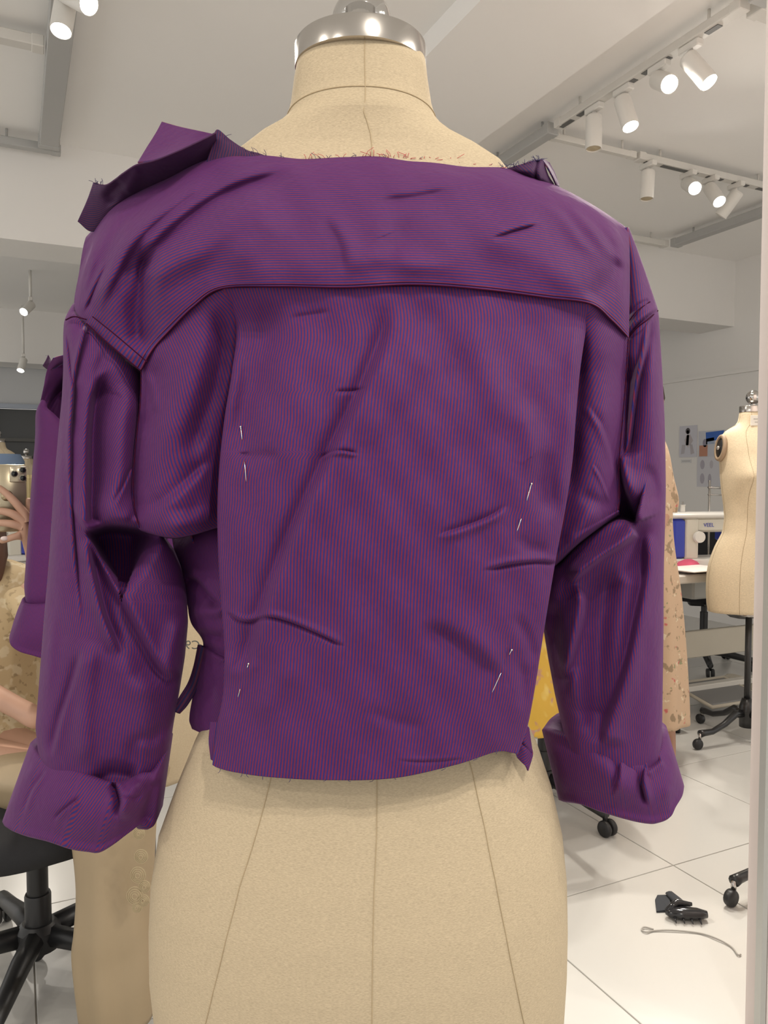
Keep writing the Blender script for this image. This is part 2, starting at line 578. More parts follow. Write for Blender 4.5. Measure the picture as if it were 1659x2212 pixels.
# ---- ceiling tracks, conduits and lamps
def rail(name, a, b, w, h, m, label, slots=None, cat='rail'):
    a = np.array(a, float); b = np.array(b, float); L = np.linalg.norm(b - a); d = (b - a) / L
    ang = math.atan2(d[1], d[0])
    e = thing(name, label, cat, tuple((a + b) / 2), ang)
    MB().bbox((0, 0, 0), (L, w, h), 0.004).build('rail_body', m, e, False)
    if slots:
        for s0, s1 in slots:
            MB().box(((s0 + s1) / 2 * L - L / 2, 0, -h / 2 - 0.001), ((s1 - s0) * L, w * 0.5, 0.004)).build('slot', M_SLOT, e, False)
    for sx in (-1, 1):
        MB().bbox((sx * (L / 2 - 0.02), 0, 0), (0.045, w * 1.12, h * 1.12), 0.003).build('end_cap', m, e, False)
    # hangers up to the ceiling
    for sx in (-.35, .35):
        z = CEIL - a[2]
        MB().tube([(sx * L, 0, h / 2 - .002), (sx * L, 0, z)], 0.006, 8).build('hanger', m, e)
    return e


def cdir(r, u, t):
    """direction from camera-frame components: right, up, towards the viewer"""
    v = RT * r + np.array((0, 0, 1.0)) * u - np.array((FW[0], FW[1], 0)) * t
    return v / np.linalg.norm(v)


def track_lamp(pos, d, lit, label, group, watts=None, L=0.15, R=0.036, aim_only=False):
    """pos: point on the underside of its rail; d: direction the lamp points to"""
    e = thing('track_lamp', label, 'lamp', tuple(pos), 0, group)
    MB().bbox((0, 0, -0.012), (0.034, 0.10, 0.028), 0.004).build('adapter', M_LAMP, e, False)
    piv = np.array((0, 0, -0.062))
    MB().tube([(0, 0, -0.02), piv], 0.010, 10).build('arm', M_LAMP, e)
    a = piv - d * 0.02
    b = MB().lathe([(0.0, 0), (R * .86, 0.0), (R, 0.008), (R, L - .004), (R * .97, L), (R * .9, L), (R * .88, L - .012), (0, L - .012)], a, 28, d).build('body', M_LAMP, e, angle=30)
    MB().lathe([(R * .90, L - .006), (0, L - .006)][::-1], a, 28, d).build('lens', M_LENS if lit else M_LENS_OFF, e, False)
    if lit:
        ld = bpy.data.lights.new('lamp_light', 'SPOT')
        ld.energy = (watts if watts is not None else SPOT_W)
        ld.color = LAMP_COL
        ld.spot_size = math.radians(105); ld.spot_blend = 0.9; ld.shadow_soft_size = 0.035
        lo = bpy.data.objects.new('lamp_light', ld); COL.objects.link(lo)
        lo.parent = e
        lo.location = tuple(a + d * (L + 0.004))
        lo.rotation_mode = 'QUATERNION'
        lo.rotation_quaternion = Vector((0, 0, -1)).rotation_difference(Vector(d))
    return e


RZ = 2.885
rail('track_rail', (2.37, 1.98, RZ), (2.37, 3.02, RZ), 0.05, 0.035, M_RAILW, 'white track rail carrying four spotlights',
     slots=[(.10, .16), (.33, .47), (.51, .58), (.72, .86), (.90, .98)])
rail('conduit', (2.37, 1.1, RZ), (2.37, 1.93, RZ), 0.075, 0.06, M_RAIL, 'thick grey conduit at the top right running to the track', cat='conduit')
rail('conduit', (2.37, 3.06, RZ), (2.37, 3.62, RZ), 0.06, 0.05, M_RAIL, 'grey conduit beyond the four spotlights, above the collar', cat='conduit')
rail('conduit', (2.42, 1.98, RZ), (3.6, 1.98, RZ), 0.06, 0.04, M_RAILW, 'pale cross conduit in the top right corner', cat='conduit')
rail('conduit', (2.41, 3.13, RZ), (2.95, 3.13, RZ), 0.035, 0.03, M_RAILW, 'thin pale conduit linking the two spotlight tracks', cat='conduit')
rail('track_rail', (2.97, 3.13, RZ), (4.05, 3.13, RZ), 0.05, 0.035, M_RAILW, 'farther track rail with smaller spotlights',
     slots=[(.05, .09), (.16, .40), (.47, .58), (.66, .77), (.84, .95)])
rail('conduit', (4.30, 3.0, RZ), (4.30, 4.15, RZ), 0.07, 0.05, M_RAIL, 'grey conduit slanting to the beam at right', cat='conduit')
rail('conduit', (3.3, 4.19, RZ), (4.26, 4.19, RZ), 0.05, 0.04, M_RAILW, 'pale conduit lying close along the beam', cat='conduit')
rail('conduit', (0.185, 2.5, RZ), (0.185, 4.30, RZ), 0.09, 0.05, M_RAIL, 'wide grey conduit hanging at the upper left', cat='conduit')
rail('conduit', (-1.4, 3.34, RZ), (0.13, 3.34, RZ), 0.06, 0.04, M_RAILW, 'pale cross conduit behind the bright lamp at left', cat='conduit')
rail('conduit', (-1.4, 4.36, RZ), (0.24, 4.36, RZ), 0.05, 0.04, M_RAIL, 'thin grey cross conduit ending the wide one', cat='conduit')
G1, G2 = 'spotlights on the near track', 'spotlights on the far track'


def rail_pt(px, s=None, t=None, z=RZ - 0.019):
    """point of a rail (s or t fixed) under pixel column px"""
    best = None
    for q in np.linspace(1.0, 6.0, 2001):
        P = np.array((s, q, z)) if s is not None else np.array((q, t, z))
        v = P - C0
        x = 829.5 + F * (v @ RT) / (v @ FW)
        if best is None or abs(x - px) < best[0]:
            best = (abs(x - px), P)
    return best[1]


track_lamp(rail_pt(1492, s=2.37), cdir(.42, -.85, .40), True, 'nearest lit spotlight of the four on the near track', G1)
track_lamp(rail_pt(1424, s=2.37), cdir(.03, -.55, .85), True, 'second lit spotlight on the near track, facing the viewer', G1)
track_lamp(rail_pt(1346, s=2.37), cdir(.16, -.93, .32), True, 'third lit spotlight on the near track, hanging down', G1)
track_lamp(rail_pt(1284, s=2.37), cdir(-.02, -1, .05), False, 'unlit spotlight with warm rim at the end of the track', G1)
track_lamp(rail_pt(1400, t=3.13), cdir(-.06, -1, .05), False, 'unlit spotlight first on the far track', G2)
track_lamp(rail_pt(1487, t=3.13), cdir(-.05, -.5, .85), True, 'round bright spotlight on the far track, left of two', G2)
track_lamp(rail_pt(1535, t=3.13), cdir(.12, -.75, .62), True, 'oval bright spotlight on the far track, right of two', G2)
track_lamp(rail_pt(1590, t=3.13), cdir(-.5, -.8, -.4), False, 'dim spotlight turned away at the far track end', G2)
def lens_at(px, py, z, d):
    return on_z(px, py, z) - d * .124 + np.array((0, 0, .062))


track_lamp(lens_at(132, 64, 2.70, cdir(-.02, -.93, .30)), cdir(-.02, -.93, .30), True, 'bright spotlight hanging from the conduit at upper left', 'spotlights at the upper left')
track_lamp(lens_at(190, 8, 2.74, cdir(.72, -.55, .42)), cdir(.72, -.55, .42), True, 'tilted spotlight cut by the top edge at left', 'spotlights at the upper left')
pf = on_z(66, 600, CEIL - 0.1)
track_lamp((pf[0], 7.2, 2.72), cdir(-.1, -.6, .8), True, 'distant bright spotlight beyond the beam at left', 'far spotlights', watts=22)
MB().tube([(pf[0], 7.2, 2.72), (pf[0], 7.2, CEIL)], 0.012, 8).build('hanger', M_LAMP, bpy.data.objects[[o.name for o in bpy.data.objects if o.name.startswith('track_lamp')][-1]]).location = (-pf[0], -7.2, -2.72)
pf2 = on_y(51, 792, 8.7)
e = track_lamp((pf2[0], 8.7, 2.46), cdir(0, -.8, .5), True, 'small lit lamp under the far beam', 'far spotlights', watts=14)
MB().tube([(0, 0, 0), (0, 0, CEIL - 2.46)], 0.012, 8).build('hanger', M_LAMP, e)
# the tracks of this half of the room, above and behind the photographer (the mirror shows their doubles)
for sx, t, d, w in ((2.37, -0.10, (-.72, .45, -1.0), 1.0), (2.37, -0.62, (-.70, .60, -1.0), 1.0), (2.37, -1.1, (-.5, .5, -1), .8),
                    (0.185, -0.86, (.05, .55, -1.0), 1.0), (0.235, -0.6, (-.3, .5, -1.0), .8), (-1.9, -0.6, (.9, .5, -1), .7), (-1.9, 0.5, (.9, .1, -1), .6)):
    dv = np.array(d, float); dv /= np.linalg.norm(dv)
    side = 'right' if sx > 2 else ('left' if sx < -1 else 'middle')
    place = {-.10: 'nearest the mirror', -.62: 'second from the mirror', -1.1: 'farthest from the mirror', -.86: 'farther from the mirror', -.6: 'tilted towards the left', .5: 'nearest the mirror'}[round(t, 2)]
    track_lamp((sx, t, RZ - 0.019), dv, True, 'white spotlight behind the photographer on the %s track, %s' % (side, place), 'spotlights behind the photographer', watts=33.0 * w)
rail('track_rail', (2.37, -1.4, RZ), (2.37, 0.1, RZ), 0.05, 0.035, M_RAILW, 'track rail above and behind the photographer on the right')
rail('track_rail', (0.2, -1.4, RZ), (0.2, -0.4, RZ), 0.09, 0.035, M_RAILW, 'track rail straight above and behind the photographer')
rail('track_rail', (-1.9, -1.4, RZ), (-1.9, 0.8, RZ), 0.05, 0.035, M_RAILW, 'track rail above and behind the photographer on the left')

# ------------------------------------------------------------------ dress forms
D0 = 0.70
HF = np.array((math.sin(PSI), math.cos(PSI), 0.0))      # horizontal view direction


def lat(x, dep, z):
    """world point from lateral metres, horizontal depth and height"""
    p = RT * x + HF * dep
    return np.array((p[0], p[1], z))


SIL = [  # picture height, left, right edge, half depth at the back, at the front
    (160, 648, 917, .0485, .044), (200, 640, 922, .049, .047), (250, 633, 930, .050, .050), (285, 624, 940, .053, .053), (305, 600, 958, .055, .054),
    (322, 562, 985, .054, .056), (345, 528, 1035, .054, .060), (372, 488, 1080, .055, .066), (410, 455, 1110, .060, .076), (470, 440, 1125, .070, .092),
    (560, 436, 1132, .080, .108), (700, 440, 1130, .084, .122), (850, 448, 1122, .082, .128), (1000, 465, 1106, .076, .115), (1150, 492, 1085, .070, .096),
    (1300, 508, 1070, .068, .088), (1450, 490, 1086, .078, .090), (1560, 436, 1142, .095, .095), (1600, 416, 1163, .100, .096), (1700, 374, 1198, .109, .100), (1800, 336, 1222, .117, .104),
    (1900, 319, 1233, .123, .106), (2000, 313, 1236, .126, .106), (2100, 313, 1235, .126, .105), (2212, 324, 1229, .123, .103), (2380, 350, 1205, .116, .098), (2760, 385, 1170, .106, .092)]


def form_rings():
    out = []
    for y, xl, xr, bb, bf in SIL:
        z = at(829.5, y, D0)[2]
        c = ((xl + xr) / 2 - 829.5) / F * D0
        a = (xr - xl) / 2 / F * math.sqrt(D0 ** 2 - bb ** 2)
        out.append((z, c, a, bb, bf))
    return out


RINGS = form_rings()
_rz = np.array([r[0] for r in RINGS])[::-1]


def form_surface(th, z, inset=0.0):
    """lateral, depth of the form surface at angle th (0 = back centre, facing the viewer)"""
    c, a, bb, bf = [np.interp(z, _rz, np.array([r[k] for r in RINGS])[::-1]) for k in (1, 2, 3, 4)]
    s, co = math.sin(th), math.cos(th)
    ex = 0.92
    x = c + (a + inset) * math.copysign(abs(s) ** ex, s)
    b = bb if co > 0 else bf
    return x, D0 - (b + inset) * math.copysign(abs(co) ** ex, co)


def attach(o, e):
    o.parent = e
    o.location = tuple(-Vector(e.location))
    return o


FB = lat((775 - 829.5) / F * D0, D0, 0)
form = thing('dress_form', 'beige linen dress form with chrome neck cap wearing the purple shirt', 'dress form', tuple(FB))
rings = []
zz = np.unique(np.concatenate([np.linspace(RINGS[-1][0], RINGS[0][0], 90), _rz]))
for z in zz:
    rings.append([lat(*form_surface(t, z), z) for t in np.linspace(-math.pi, math.pi, 96, endpoint=False)])
tb = MB(); tb.loft(rings)
torso = attach(tb.build('torso', M_LINEN), form)


def seam_line(thf, z0, z1, n=60, off=0.0003, r=0.00035):
    pts = []
    for z in np.linspace(z0, z1, n):
        x, d = form_surface(thf(z), z, off)
        pts.append(lat(x, d, z))
    return MB().tube(pts, r, 6)


zb, zt = RINGS[-1][0], RINGS[0][0]
zn = at(829.5, 283, D0)[2]
TH0 = 0.058
attach(seam_line(lambda z: TH0, zb, zt - .002, 120).build('seam', M_LINEN_SEAM), form)
zw = at(829.5, 1650, D0 - .1)[2]; zh = at(829.5, 2212, D0 - .12)[2]
for sgn in (-1, 1):
    _pq = np.polyfit([zh, (zh + zw) / 2, zw], [.66, .55, .515], 2)
    f = lambda z: TH0 + sgn * float(np.clip(np.polyval(_pq, min(z, zw + .05)), .45, .75))
    attach(seam_line(f, zb, zw + .35, 90).build('seam', M_LINEN_SEAM), form)
pts = []
for t in np.linspace(-math.pi, math.pi, 80, endpoint=False):
    x, d = form_surface(t, zn + .012 * math.cos(t) * 0.6, .0002)
    pts.append(lat(x, d, zn + .012 * math.cos(t) * 0.6))
attach(MB().tube(pts, 0.0006, 6, closed=True).build('seam', M_LINEN_SEAM), form)
# neck cap band and finial ball
cz = at(829.5, 172, D0)[2]; cz1 = at(829.5, 126, D0)[2]
ccx = (780 - 829.5) / F * D0
ca, cb = 137.5 / F * D0, 0.0535
cap = []
for rr, z in ((.94, cz - .001), (1.0, cz), (1.0, cz1 - .0012), (.985, cz1), (0.3, cz1 + .002)):
    cap.append([lat(ccx + ca * rr * math.sin(t), D0 - cb * rr * math.cos(t), z) for t in np.linspace(-math.pi, math.pi, 96, endpoint=False)])
attach(MB().loft(cap).build('neck_cap', M_STEEL, angle=40), form)
nk = [[lat(ccx + ca * rr * math.sin(t), D0 - cb * rr * math.cos(t), z) for t in np.linspace(-math.pi, math.pi, 64, endpoint=False)] for rr, z in ((.90, cz - .003), (.90, cz + .002))]
attach(MB().loft(nk).build('neck_gasket', M_BLACK), form)
bc = at(781, 50, D0); br = 64 / F * D0
attach(MB().ball(bc, br, 40, 28).build('finial', M_CHROME), form)
attach(MB().lathe([(0.014, 0), (0.014, bc[2] - cz1)], lat(ccx, D0, cz1), 24).build('finial_neck', M_CHROME), form)


def stand(e, z_top, legs=4, r=0.26, rot=0.3, zr=0.10, pole_r=0.014, loc=(0, 0)):
    """pole, curved legs and casters under a form; coordinates local to e"""
    x0, y0 = loc
    MB().tube([(x0, y0, zr), (x0, y0, z_top)], pole_r, 14).build('pole', M_BLACKM, e)
    MB().lathe([(.0, zr - .03), (.032, zr - .03), (.034, zr + .06), (.022, zr + .10), (0, zr + .10)], (x0, y0, 0), 20).build('hub', M_BLACKM, e)
    for k in range(legs):
        a = rot + 2 * math.pi * k / legs
        dx, dy = math.cos(a), math.sin(a)
        lg = MB().tube([(x0 + dx * q, y0 + dy * q, z) for q, z in ((.02, zr + .03), (.07, zr + .035), (.13, zr - .004), (.2, zr - .03), (r - .02, zr - .03), (r, zr - .032))],
                       [.017, .017, .014, .013, .015, .017], 10).build('leg', M_BLACKM, e)
        cx, cy = x0 + dx * r, y0 + dy * r
        cst = MB().tube([(cx, cy, zr - .03), (cx, cy, .045)], .008, 8).build('caster', M_CHROME, lg)
        ax = np.array((-dy, dx, 0))
        MB().lathe([(0, -.011), (.021, -.011), (.0235, -.007), (.0235, .007), (.021, .011), (0, .011)], (cx + dx * .012, cy + dy * .012, .0236), 20, ax).build('wheel', M_BLACK, lg)


# stand of the main form (below the picture)
stand(form, zb + .01, 4, .28, .5)


def small_form(label, loc, rotz, top, group=None, m=None, bottom=None, plate=True, legs=True, name='dress_form', tag_text=False):
    """complete dress form, its front facing local -Y; top = height of the neck cap"""
    e = thing(name, label, 'dress form', (loc[0], loc[1], 0), rotz, group)
    zt_ = RINGS[0][0]
    dz = top - zt_
    m = m or M_LINEN2
    zlow = at(829.5, 2300, D0)[2]
    cx0 = np.interp(zt_, _rz, np.array([r[1] for r in RINGS])[::-1])
    rg = []
    for z in np.linspace(zlow, zt_, 60):
        row = []
        c, a, bb, bf = [np.interp(z, _rz, np.array([r[k] for r in RINGS])[::-1]) for k in (1, 2, 3, 4)]
        # bust on the front
        bz = at(829.5, 850, D0)[2]
        for t in np.linspace(-math.pi, math.pi, 64, endpoint=False):
            s, co = math.sin(t), math.cos(t)
            y = -(bf if co > 0 else bb) * math.copysign(abs(co) ** .92, co)
            x = a * math.copysign(abs(s) ** .92, s)
            if co > 0:
                for sx in (-1, 1):
                    y -= .035 * math.exp(-((x - sx * .075) / .045) ** 2 - ((z - bz) / .055) ** 2) * co ** .5
            row.append((x, y, z + dz))
        rg.append(row)
    MB().loft(rg).build('torso', m, e)
    ca_, zc = .060, zt_ + dz
    MB().lathe([(0, zc - .004), (ca_, zc - .004), (ca_, zc + .02), (ca_ * .97, zc + .023), (0, zc + .023)], (0, 0, 0), 32, sy=.82).build('neck_cap', M_STEEL, e, angle=40)
    MB().ball((0, 0, zc + .062), .032, 24, 16).build('finial', M_CHROME, e)
    MB().lathe([(.012, zc + .02), (.012, zc + .04)], (0, 0, 0), 16).build('finial_neck', M_CHROME, e)
    for th in (0.0, .5, -.5, 1.57, -1.57):
        pts = []
        for z in np.linspace(zlow + .002, zt_ - .004, 50):
            c, a, bb, bf = [np.interp(z, _rz, np.array([r[k] for r in RINGS])[::-1]) for k in (1, 2, 3, 4)]
            s, co = math.sin(th), math.cos(th)
            x = a * math.copysign(abs(s) ** .92, s); y = -bf * abs(co) ** .92 - .0005
            for sx in (-1, 1):
                y -= .035 * math.exp(-((x - sx * .075) / .045) ** 2 - ((z - bz) / .055) ** 2) * abs(co) ** .5 * (co > .01)
            pts.append((x * 1.002, y, z + dz))
        MB().tube(pts, .0007, 5).build('seam', M_LINEN_SEAM, e)
    if plate:
        zs = at(829.5, 520, D0)[2] + dz
        aa = np.interp(zs - dz, _rz, np.array([r[2] for r in RINGS])[::-1])
        for sx in (-1, 1):
            ap = MB().lathe([(0, -.006), (.058, -.006), (.062, 0), (.058, .010), (.046, .012), (.045, .006), (0, .006)], (sx * (aa + .0), 0, zs - .012), 28, (sx, 0, .12), sy=.72).build('arm_plate', mat('arm_plate_tan', (0.36, 0.26, 0.17), .6), e)
            MB().lathe([(0, .0062), (.043, .0062), (.043, .0075), (0, .0075)], (sx * (aa + .0), 0, zs - .012), 24, (sx, 0, .12), sy=.72).build('plate_face', M_BLACK, ap)
            MB().ball((sx * (aa + .012), 0, zs - .012), .010).build('screw', M_CHROME, ap)
    MB().lathe([(0, 0), (.05, 0), (.05, .02), (0, .02)], (0, 0, zlow + dz - .02), 24).build('collar', M_STEEL, e)
    if legs:
        stand(e, zlow + dz, 4, .27, legs if legs is not True else .3)
    return e

# ------------------------------------------------------------------ the shirt
shirt = thing('shirt', 'purple red and blue striped cropped shirt pinned at the back of the dress form', 'shirt', tuple(FB))


def cloth(name, rows, nu, nv, folds=(), stripe='u', ref=None, tilt=0.0, m=None, thick=0.0012, scale=1.0, wob=0.0, parent=None):
    """panel from picture-space control rows; stripe 'u': stripes run down the panel, 'v': along the rows"""
    G = grid_from_rows(rows, nu, nv)
    X, Y, Dp = G[..., 0], G[..., 1], G[..., 2].copy()
    for fl in folds:
        Dp -= fold(X, Y, *fl[0], **fl[1])
    if wob:
        Dp -= wob * (np.sin(X * .031 + Y * .013 + 1.3) * np.sin(Y * .023 - X * .011) + .6 * np.sin(X * .057 - Y * .041))
    P = at(X, Y, Dp)
    P0 = at(X, Y, G[..., 2])
    if ref is None:
        ref = (nu // 2) if stripe == 'u' else 0
    if stripe == 'u':
        U = arclen(P0, 1, ref) * .6 + arclen(P, 1, ref) * .4; V = arclen(P0, 0, 0)
    else:
        U = arclen(P0, 0, ref) * .55 + arclen(P, 0, ref) * .45; V = arclen(P0, 1, nu // 2)
        # keep the stripes parallel to the rows
        U = U.mean(1, keepdims=True) * 0.75 + U * 0.25
    U = (U + tilt * V) * scale
    o = grid_mesh(name, P, U, V, m or M_SHIRT, None, thick=thick)
    attach(o, parent or shirt)
    return o, X, Y, Dp


def F_(poly, ap, wp, an=None, wn=None, **k):
    return ((poly, ap, wp, an, wn), k)


# --- yoke
yoke_rows = [
    [(305, 802, .640), (330, 757, .628), (365, 717, .615), (420, 662, .600), (480, 624, .588), (600, 620, .578), (750, 622, .574), (900, 616, .574), (1050, 627, .580), (1180, 644, .590), (1275, 657, .602), (1320, 692, .622), (1357, 730, .645)],
    [(245, 750, .645), (300, 690, .625), (370, 640, .604), (450, 595, .590), (560, 578, .578), (700, 577, .573), (850, 572, .573), (1000, 577, .577), (1150, 594, .587), (1260, 610, .600), (1330, 642, .622), (1358, 682, .647)],
    [(187, 699, .662), (240, 620, .634), (320, 560, .610), (430, 522, .594), (550, 516, .582), (700, 516, .577), (850, 513, .577), (1000, 516, .580), (1150, 531, .590), (1260, 550, .604), (1330, 582, .624), (1359, 626, .650)],
    [(162, 662, .685), (205, 560, .655), (290, 497, .628), (400, 460, .610), (540, 451, .594), (700, 450, .587), (850, 448, .587), (1000, 451, .590), (1150, 464, .600), (1260, 487, .614), (1330, 518, .634), (1359, 562, .655)],
    [(172, 590, .715), (225, 490, .68), (320, 436, .648), (430, 400, .628), (560, 390, .612), (700, 386, .604), (850, 384, .604), (1000, 389, .608), (1130, 407, .618), (1230, 434, .634), (1310, 472, .652), (1358, 520, .668)],
    [(186, 515, .740), (255, 440, .70), (360, 388, .668), (455, 345, .650), (560, 338, .638), (650, 344, .632), (790, 338, .630), (900, 346, .634), (1000, 357, .645), (1095, 366, .660), (1200, 402, .68), (1280, 444, .69), (1340, 484, .69), (1357, 498, .69)],
    [(200, 505, .775), (262, 448, .74), (365, 396, .70), (458, 352, .67), (560, 345, .652), (650, 351, .645), (790, 345, .643), (900, 353, .647), (1000, 364, .658), (1095, 374, .68), (1200, 410, .72), (1280, 452, .74), (1340, 492, .74), (1356, 505, .74)],
]
yoke_folds = [
    # long soft drapes fanning over the left shoulder
    F_([(650, 360), (520, 395), (420, 450), (330, 530), (300, 580), (296, 690)], .010, 26, -.012, 30, fade=.2),
    F_([(640, 420), (520, 470), (420, 545), (330, 600), (310, 720)], .010, 34, fade=.3),
    F_([(345, 535), (300, 575), (298, 650), (308, 770)], -.024, 30, fade=.2),
    F_([(480, 380), (400, 430), (310, 505), (255, 590), (215, 680)], .013, 24, -.003, 20, fade=.2),
    F_([(430, 360), (350, 415), (270, 480), (215, 580), (185, 660)], -.007, 16, fade=.25),
    F_([(620, 430), (560, 500), (500, 570), (470, 610)], .007, 40, fade=.35),
    F_([(700, 460), (740, 530), (750, 600)], -.005, 22, .003, 30, fade=.3),
    F_([(800, 455), (830, 430), (900, 420), (1000, 400)], -.004, 20, .004, 26, fade=.35),
    F_([(740, 590), (800, 560), (900, 570), (1000, 580)], .005, 24, fade=.35),
    F_([(820, 470), (860, 500), (840, 560), (800, 600)], -.004, 26, fade=.35),
    # right: crease and shoulder dimples
    F_([(1060, 515), (1105, 498), (1165, 482)], -.0055, 9, .0025, 14, fade=.3, soft=2),
    F_([(1000, 480), (1100, 520), (1200, 590), (1270, 650)], .006, 40, fade=.3),
    F_([(1150, 430), (1210, 460), (1260, 520), (1300, 560)], .0045, 20, -.003, 20, fade=.35),
    F_([(1230, 440), (1290, 500), (1330, 560)], .005, 18, -.004, 16, fade=.3),
    F_([(1290, 470), (1340, 530), (1352, 640)], .005, 14, fade=.3),
    F_([(1275, 655), (1310, 610), (1345, 560)], -.007, 24, fade=.2),
    # fine wrinkles on the left shoulder edge
    F_([(200, 530), (186, 560), (172, 600)], -.006, 7, .004, 9, fade=.3, soft=2),
    F_([(212, 545), (195, 590), (180, 640)], .004, 8, fade=.3),
    F_([(175, 610), (165, 640), (160, 665)], -.005, 6, fade=.3, soft=2),
    F_([(235, 560), (205, 620), (180, 680)], .005, 10, -.004, 8, fade=.25),
]
yoke, _, _, _ = cloth('yoke', yoke_rows, 420, 200, yoke_folds, 'v', wob=.0010)

# --- pinned centre back panel
HEM = [(460, 1652), (480, 1664), (540, 1672), (600, 1680), (690, 1684), (760, 1686), (785, 1692), (800, 1686), (870, 1678), (950, 1661), (1035, 1637), (1060, 1626), (1085, 1620), (1100, 1624), (1117, 1629)]
levels = [(620, 480, 1276, .588), (700, 511, 1267, .578), (800, 503, 1252, .570), (900, 487, 1243, .566), (1000, 476, 1235, .565), (1100, 471, 1220, .565), (1200, 473, 1201, .567),
          (1300, 479, 1184, .570), (1400, 486, 1168, .573), (1500, 483, 1152, .577), (1570, 470, 1138, .580)]
back_rows = []
for y, xl, xr, dc in levels:
    row = []
    w = xr - xl
    for u in (-.055, -.012, 0, .014, .07, .2, .4, .6, .8, .93, .986, 1, 1.012, 1.05):
        uu = min(max(u, 0), 1)
        d = dc + .034 * (abs(2 * uu - 1) ** 3.0)
        x = xl + w * uu
        if u < 0: d += .012 + .6 * abs(u); x = xl + w * abs(u) * .55
        if u > 1: d += .012 + .6 * (u - 1); x = xr - w * (u - 1) * .55
        if u in (0, 1): d += .005
        yy = y
        if y == 620:
            sx = np.array([480, 600, 750, 900, 1050, 1180, 1276]); sy = np.array([623, 620, 622, 616, 627, 644, 657])
            sd = np.array([.590, .580, .576, .576, .582, .592, .604])
            yy = float(np.interp(x, sx, sy)) - 1; d = float(np.interp(x, sx, sd)) + .0015 + (.02 if u < 0 or u > 1 else 0)
        row.append((x, yy, d))
    back_rows.append(row)
for dy, dd in ((0, .0),):
    row = []
    hx = np.array([h[0] for h in HEM]); hy = np.array([h[1] for h in HEM])
    for u in (-.055, -.012, 0, .014, .07, .2, .4, .6, .8, .93, .986, 1, 1.012, 1.05):
        uu = min(max(u, 0), 1); x = 460 + 657 * uu; d = .584 + .03 * (abs(2 * uu - 1) ** 3.0)
        if u < 0: d += .012 + .6 * abs(u); x += 657 * abs(u) * .5
        if u > 1: d += .012 + .6 * (u - 1); x -= 657 * (u - 1) * .5
        row.append((x, float(np.interp(x, hx, hy)), d + dd))
    back_rows.append(row)
back_folds = [
    # the long slanting drape from upper right to lower left
    F_([(850, 640), (835, 720), (790, 830), (740, 930), (690, 1030), (630, 1160), (575, 1300), (545, 1400), (520, 1500)], -.010, 26, .008, 60, fade=.14, soft=10),
    F_([(905, 700), (880, 800), (830, 900), (800, 980)], .004, 30, fade=.3),
    # left ridge below the yoke
    F_([(508, 640), (512, 760), (500, 860), (485, 960)], .006, 16, fade=.3),
    F_([(580, 640), (570, 760), (540, 860), (522, 940), (530, 1040)], -.006, 26, fade=.2),
    F_([(650, 650), (640, 780), (610, 900), (590, 1100)], .004, 40, fade=.3),
    # creases
    F_([(487, 1318), (520, 1338), (545, 1340), (580, 1330), (630, 1342), (700, 1372), (748, 1396)], -.0045, 7, .0030, 10, fade=.12, soft=2),
    F_([(690, 998), (705, 985), (735, 976), (775, 982)], .0035, 6, -.0030, 7, fade=.2, soft=1.6),
    F_([(722, 846), (770, 844), (795, 838)], -.0022, 5, fade=.2, soft=1.5),
    F_([(940, 1160), (1000, 1142), (1060, 1118), (1100, 1090)], .0045, 14, -.0035, 12, fade=.25, soft=3),
    F_([(1035, 1232), (1100, 1217), (1160, 1211), (1200, 1214)], -.0055, 8, .003, 12, f0=.3, f1=.02, soft=2),
    F_([(1110, 1150), (1140, 1180), (1190, 1190)], -.003, 16, fade=.3),
    F_([(900, 1345), (960, 1360), (1020, 1400), (1075, 1450), (1100, 1450)], -.008, 34, .004, 44, fade=.25, soft=14),
    F_([(1105, 1320), (1140, 1380), (1155, 1440)], -.004, 14, fade=.3),
    F_([(1120, 1420), (1130, 1470), (1128, 1540)], -.003, 12, fade=.3),
    F_([(850, 1640), (920, 1642), (1010, 1636)], -.002, 6, .001, 8, fade=.3, soft=1.6),
    F_([(1150, 960), (1170, 980), (1180, 1050), (1190, 1130)], -.006, 24, fade=.3),
    F_([(1120, 860), (1140, 930), (1150, 1000), (1130, 1040)], .005, 26, fade=.3),
    F_([(1000, 650), (1040, 740), (1060, 860), (1090, 960)], .004, 34, fade=.3),
    F_([(900, 640), (960, 740), (1000, 860)], -.0035, 36, fade=.3),
    F_([(1250, 670), (1235, 800), (1225, 950), (1205, 1120)], .004, 16, fade=.2),
    F_([(490, 1400), (500, 1450), (540, 1440), (560, 1420)], .003, 16, fade=.3),
    F_([(620, 690), (680, 680), (720, 672)], -.002, 8, fade=.3, soft=2),
    F_([(780, 1530), (860, 1560), (930, 1570)], -.002, 14, fade=.3),
    F_([(520, 1000), (560, 985), (610, 990)], -.0025, 14, fade=.3),
    F_([(528, 975), (530, 990)], -.002, 10, fade=.3),
    F_([(560, 1560), (600, 1480), (640, 1430)], .003, 26, fade=.3),
]
back, BX, BY, BD = cloth('back_panel', back_rows, 480, 520, back_folds, 'u', wob=.0012)


def back_depth(px, py):
    i = np.argmin((BX - px) ** 2 + (BY - py) ** 2)
    return BD.reshape(-1)[i]


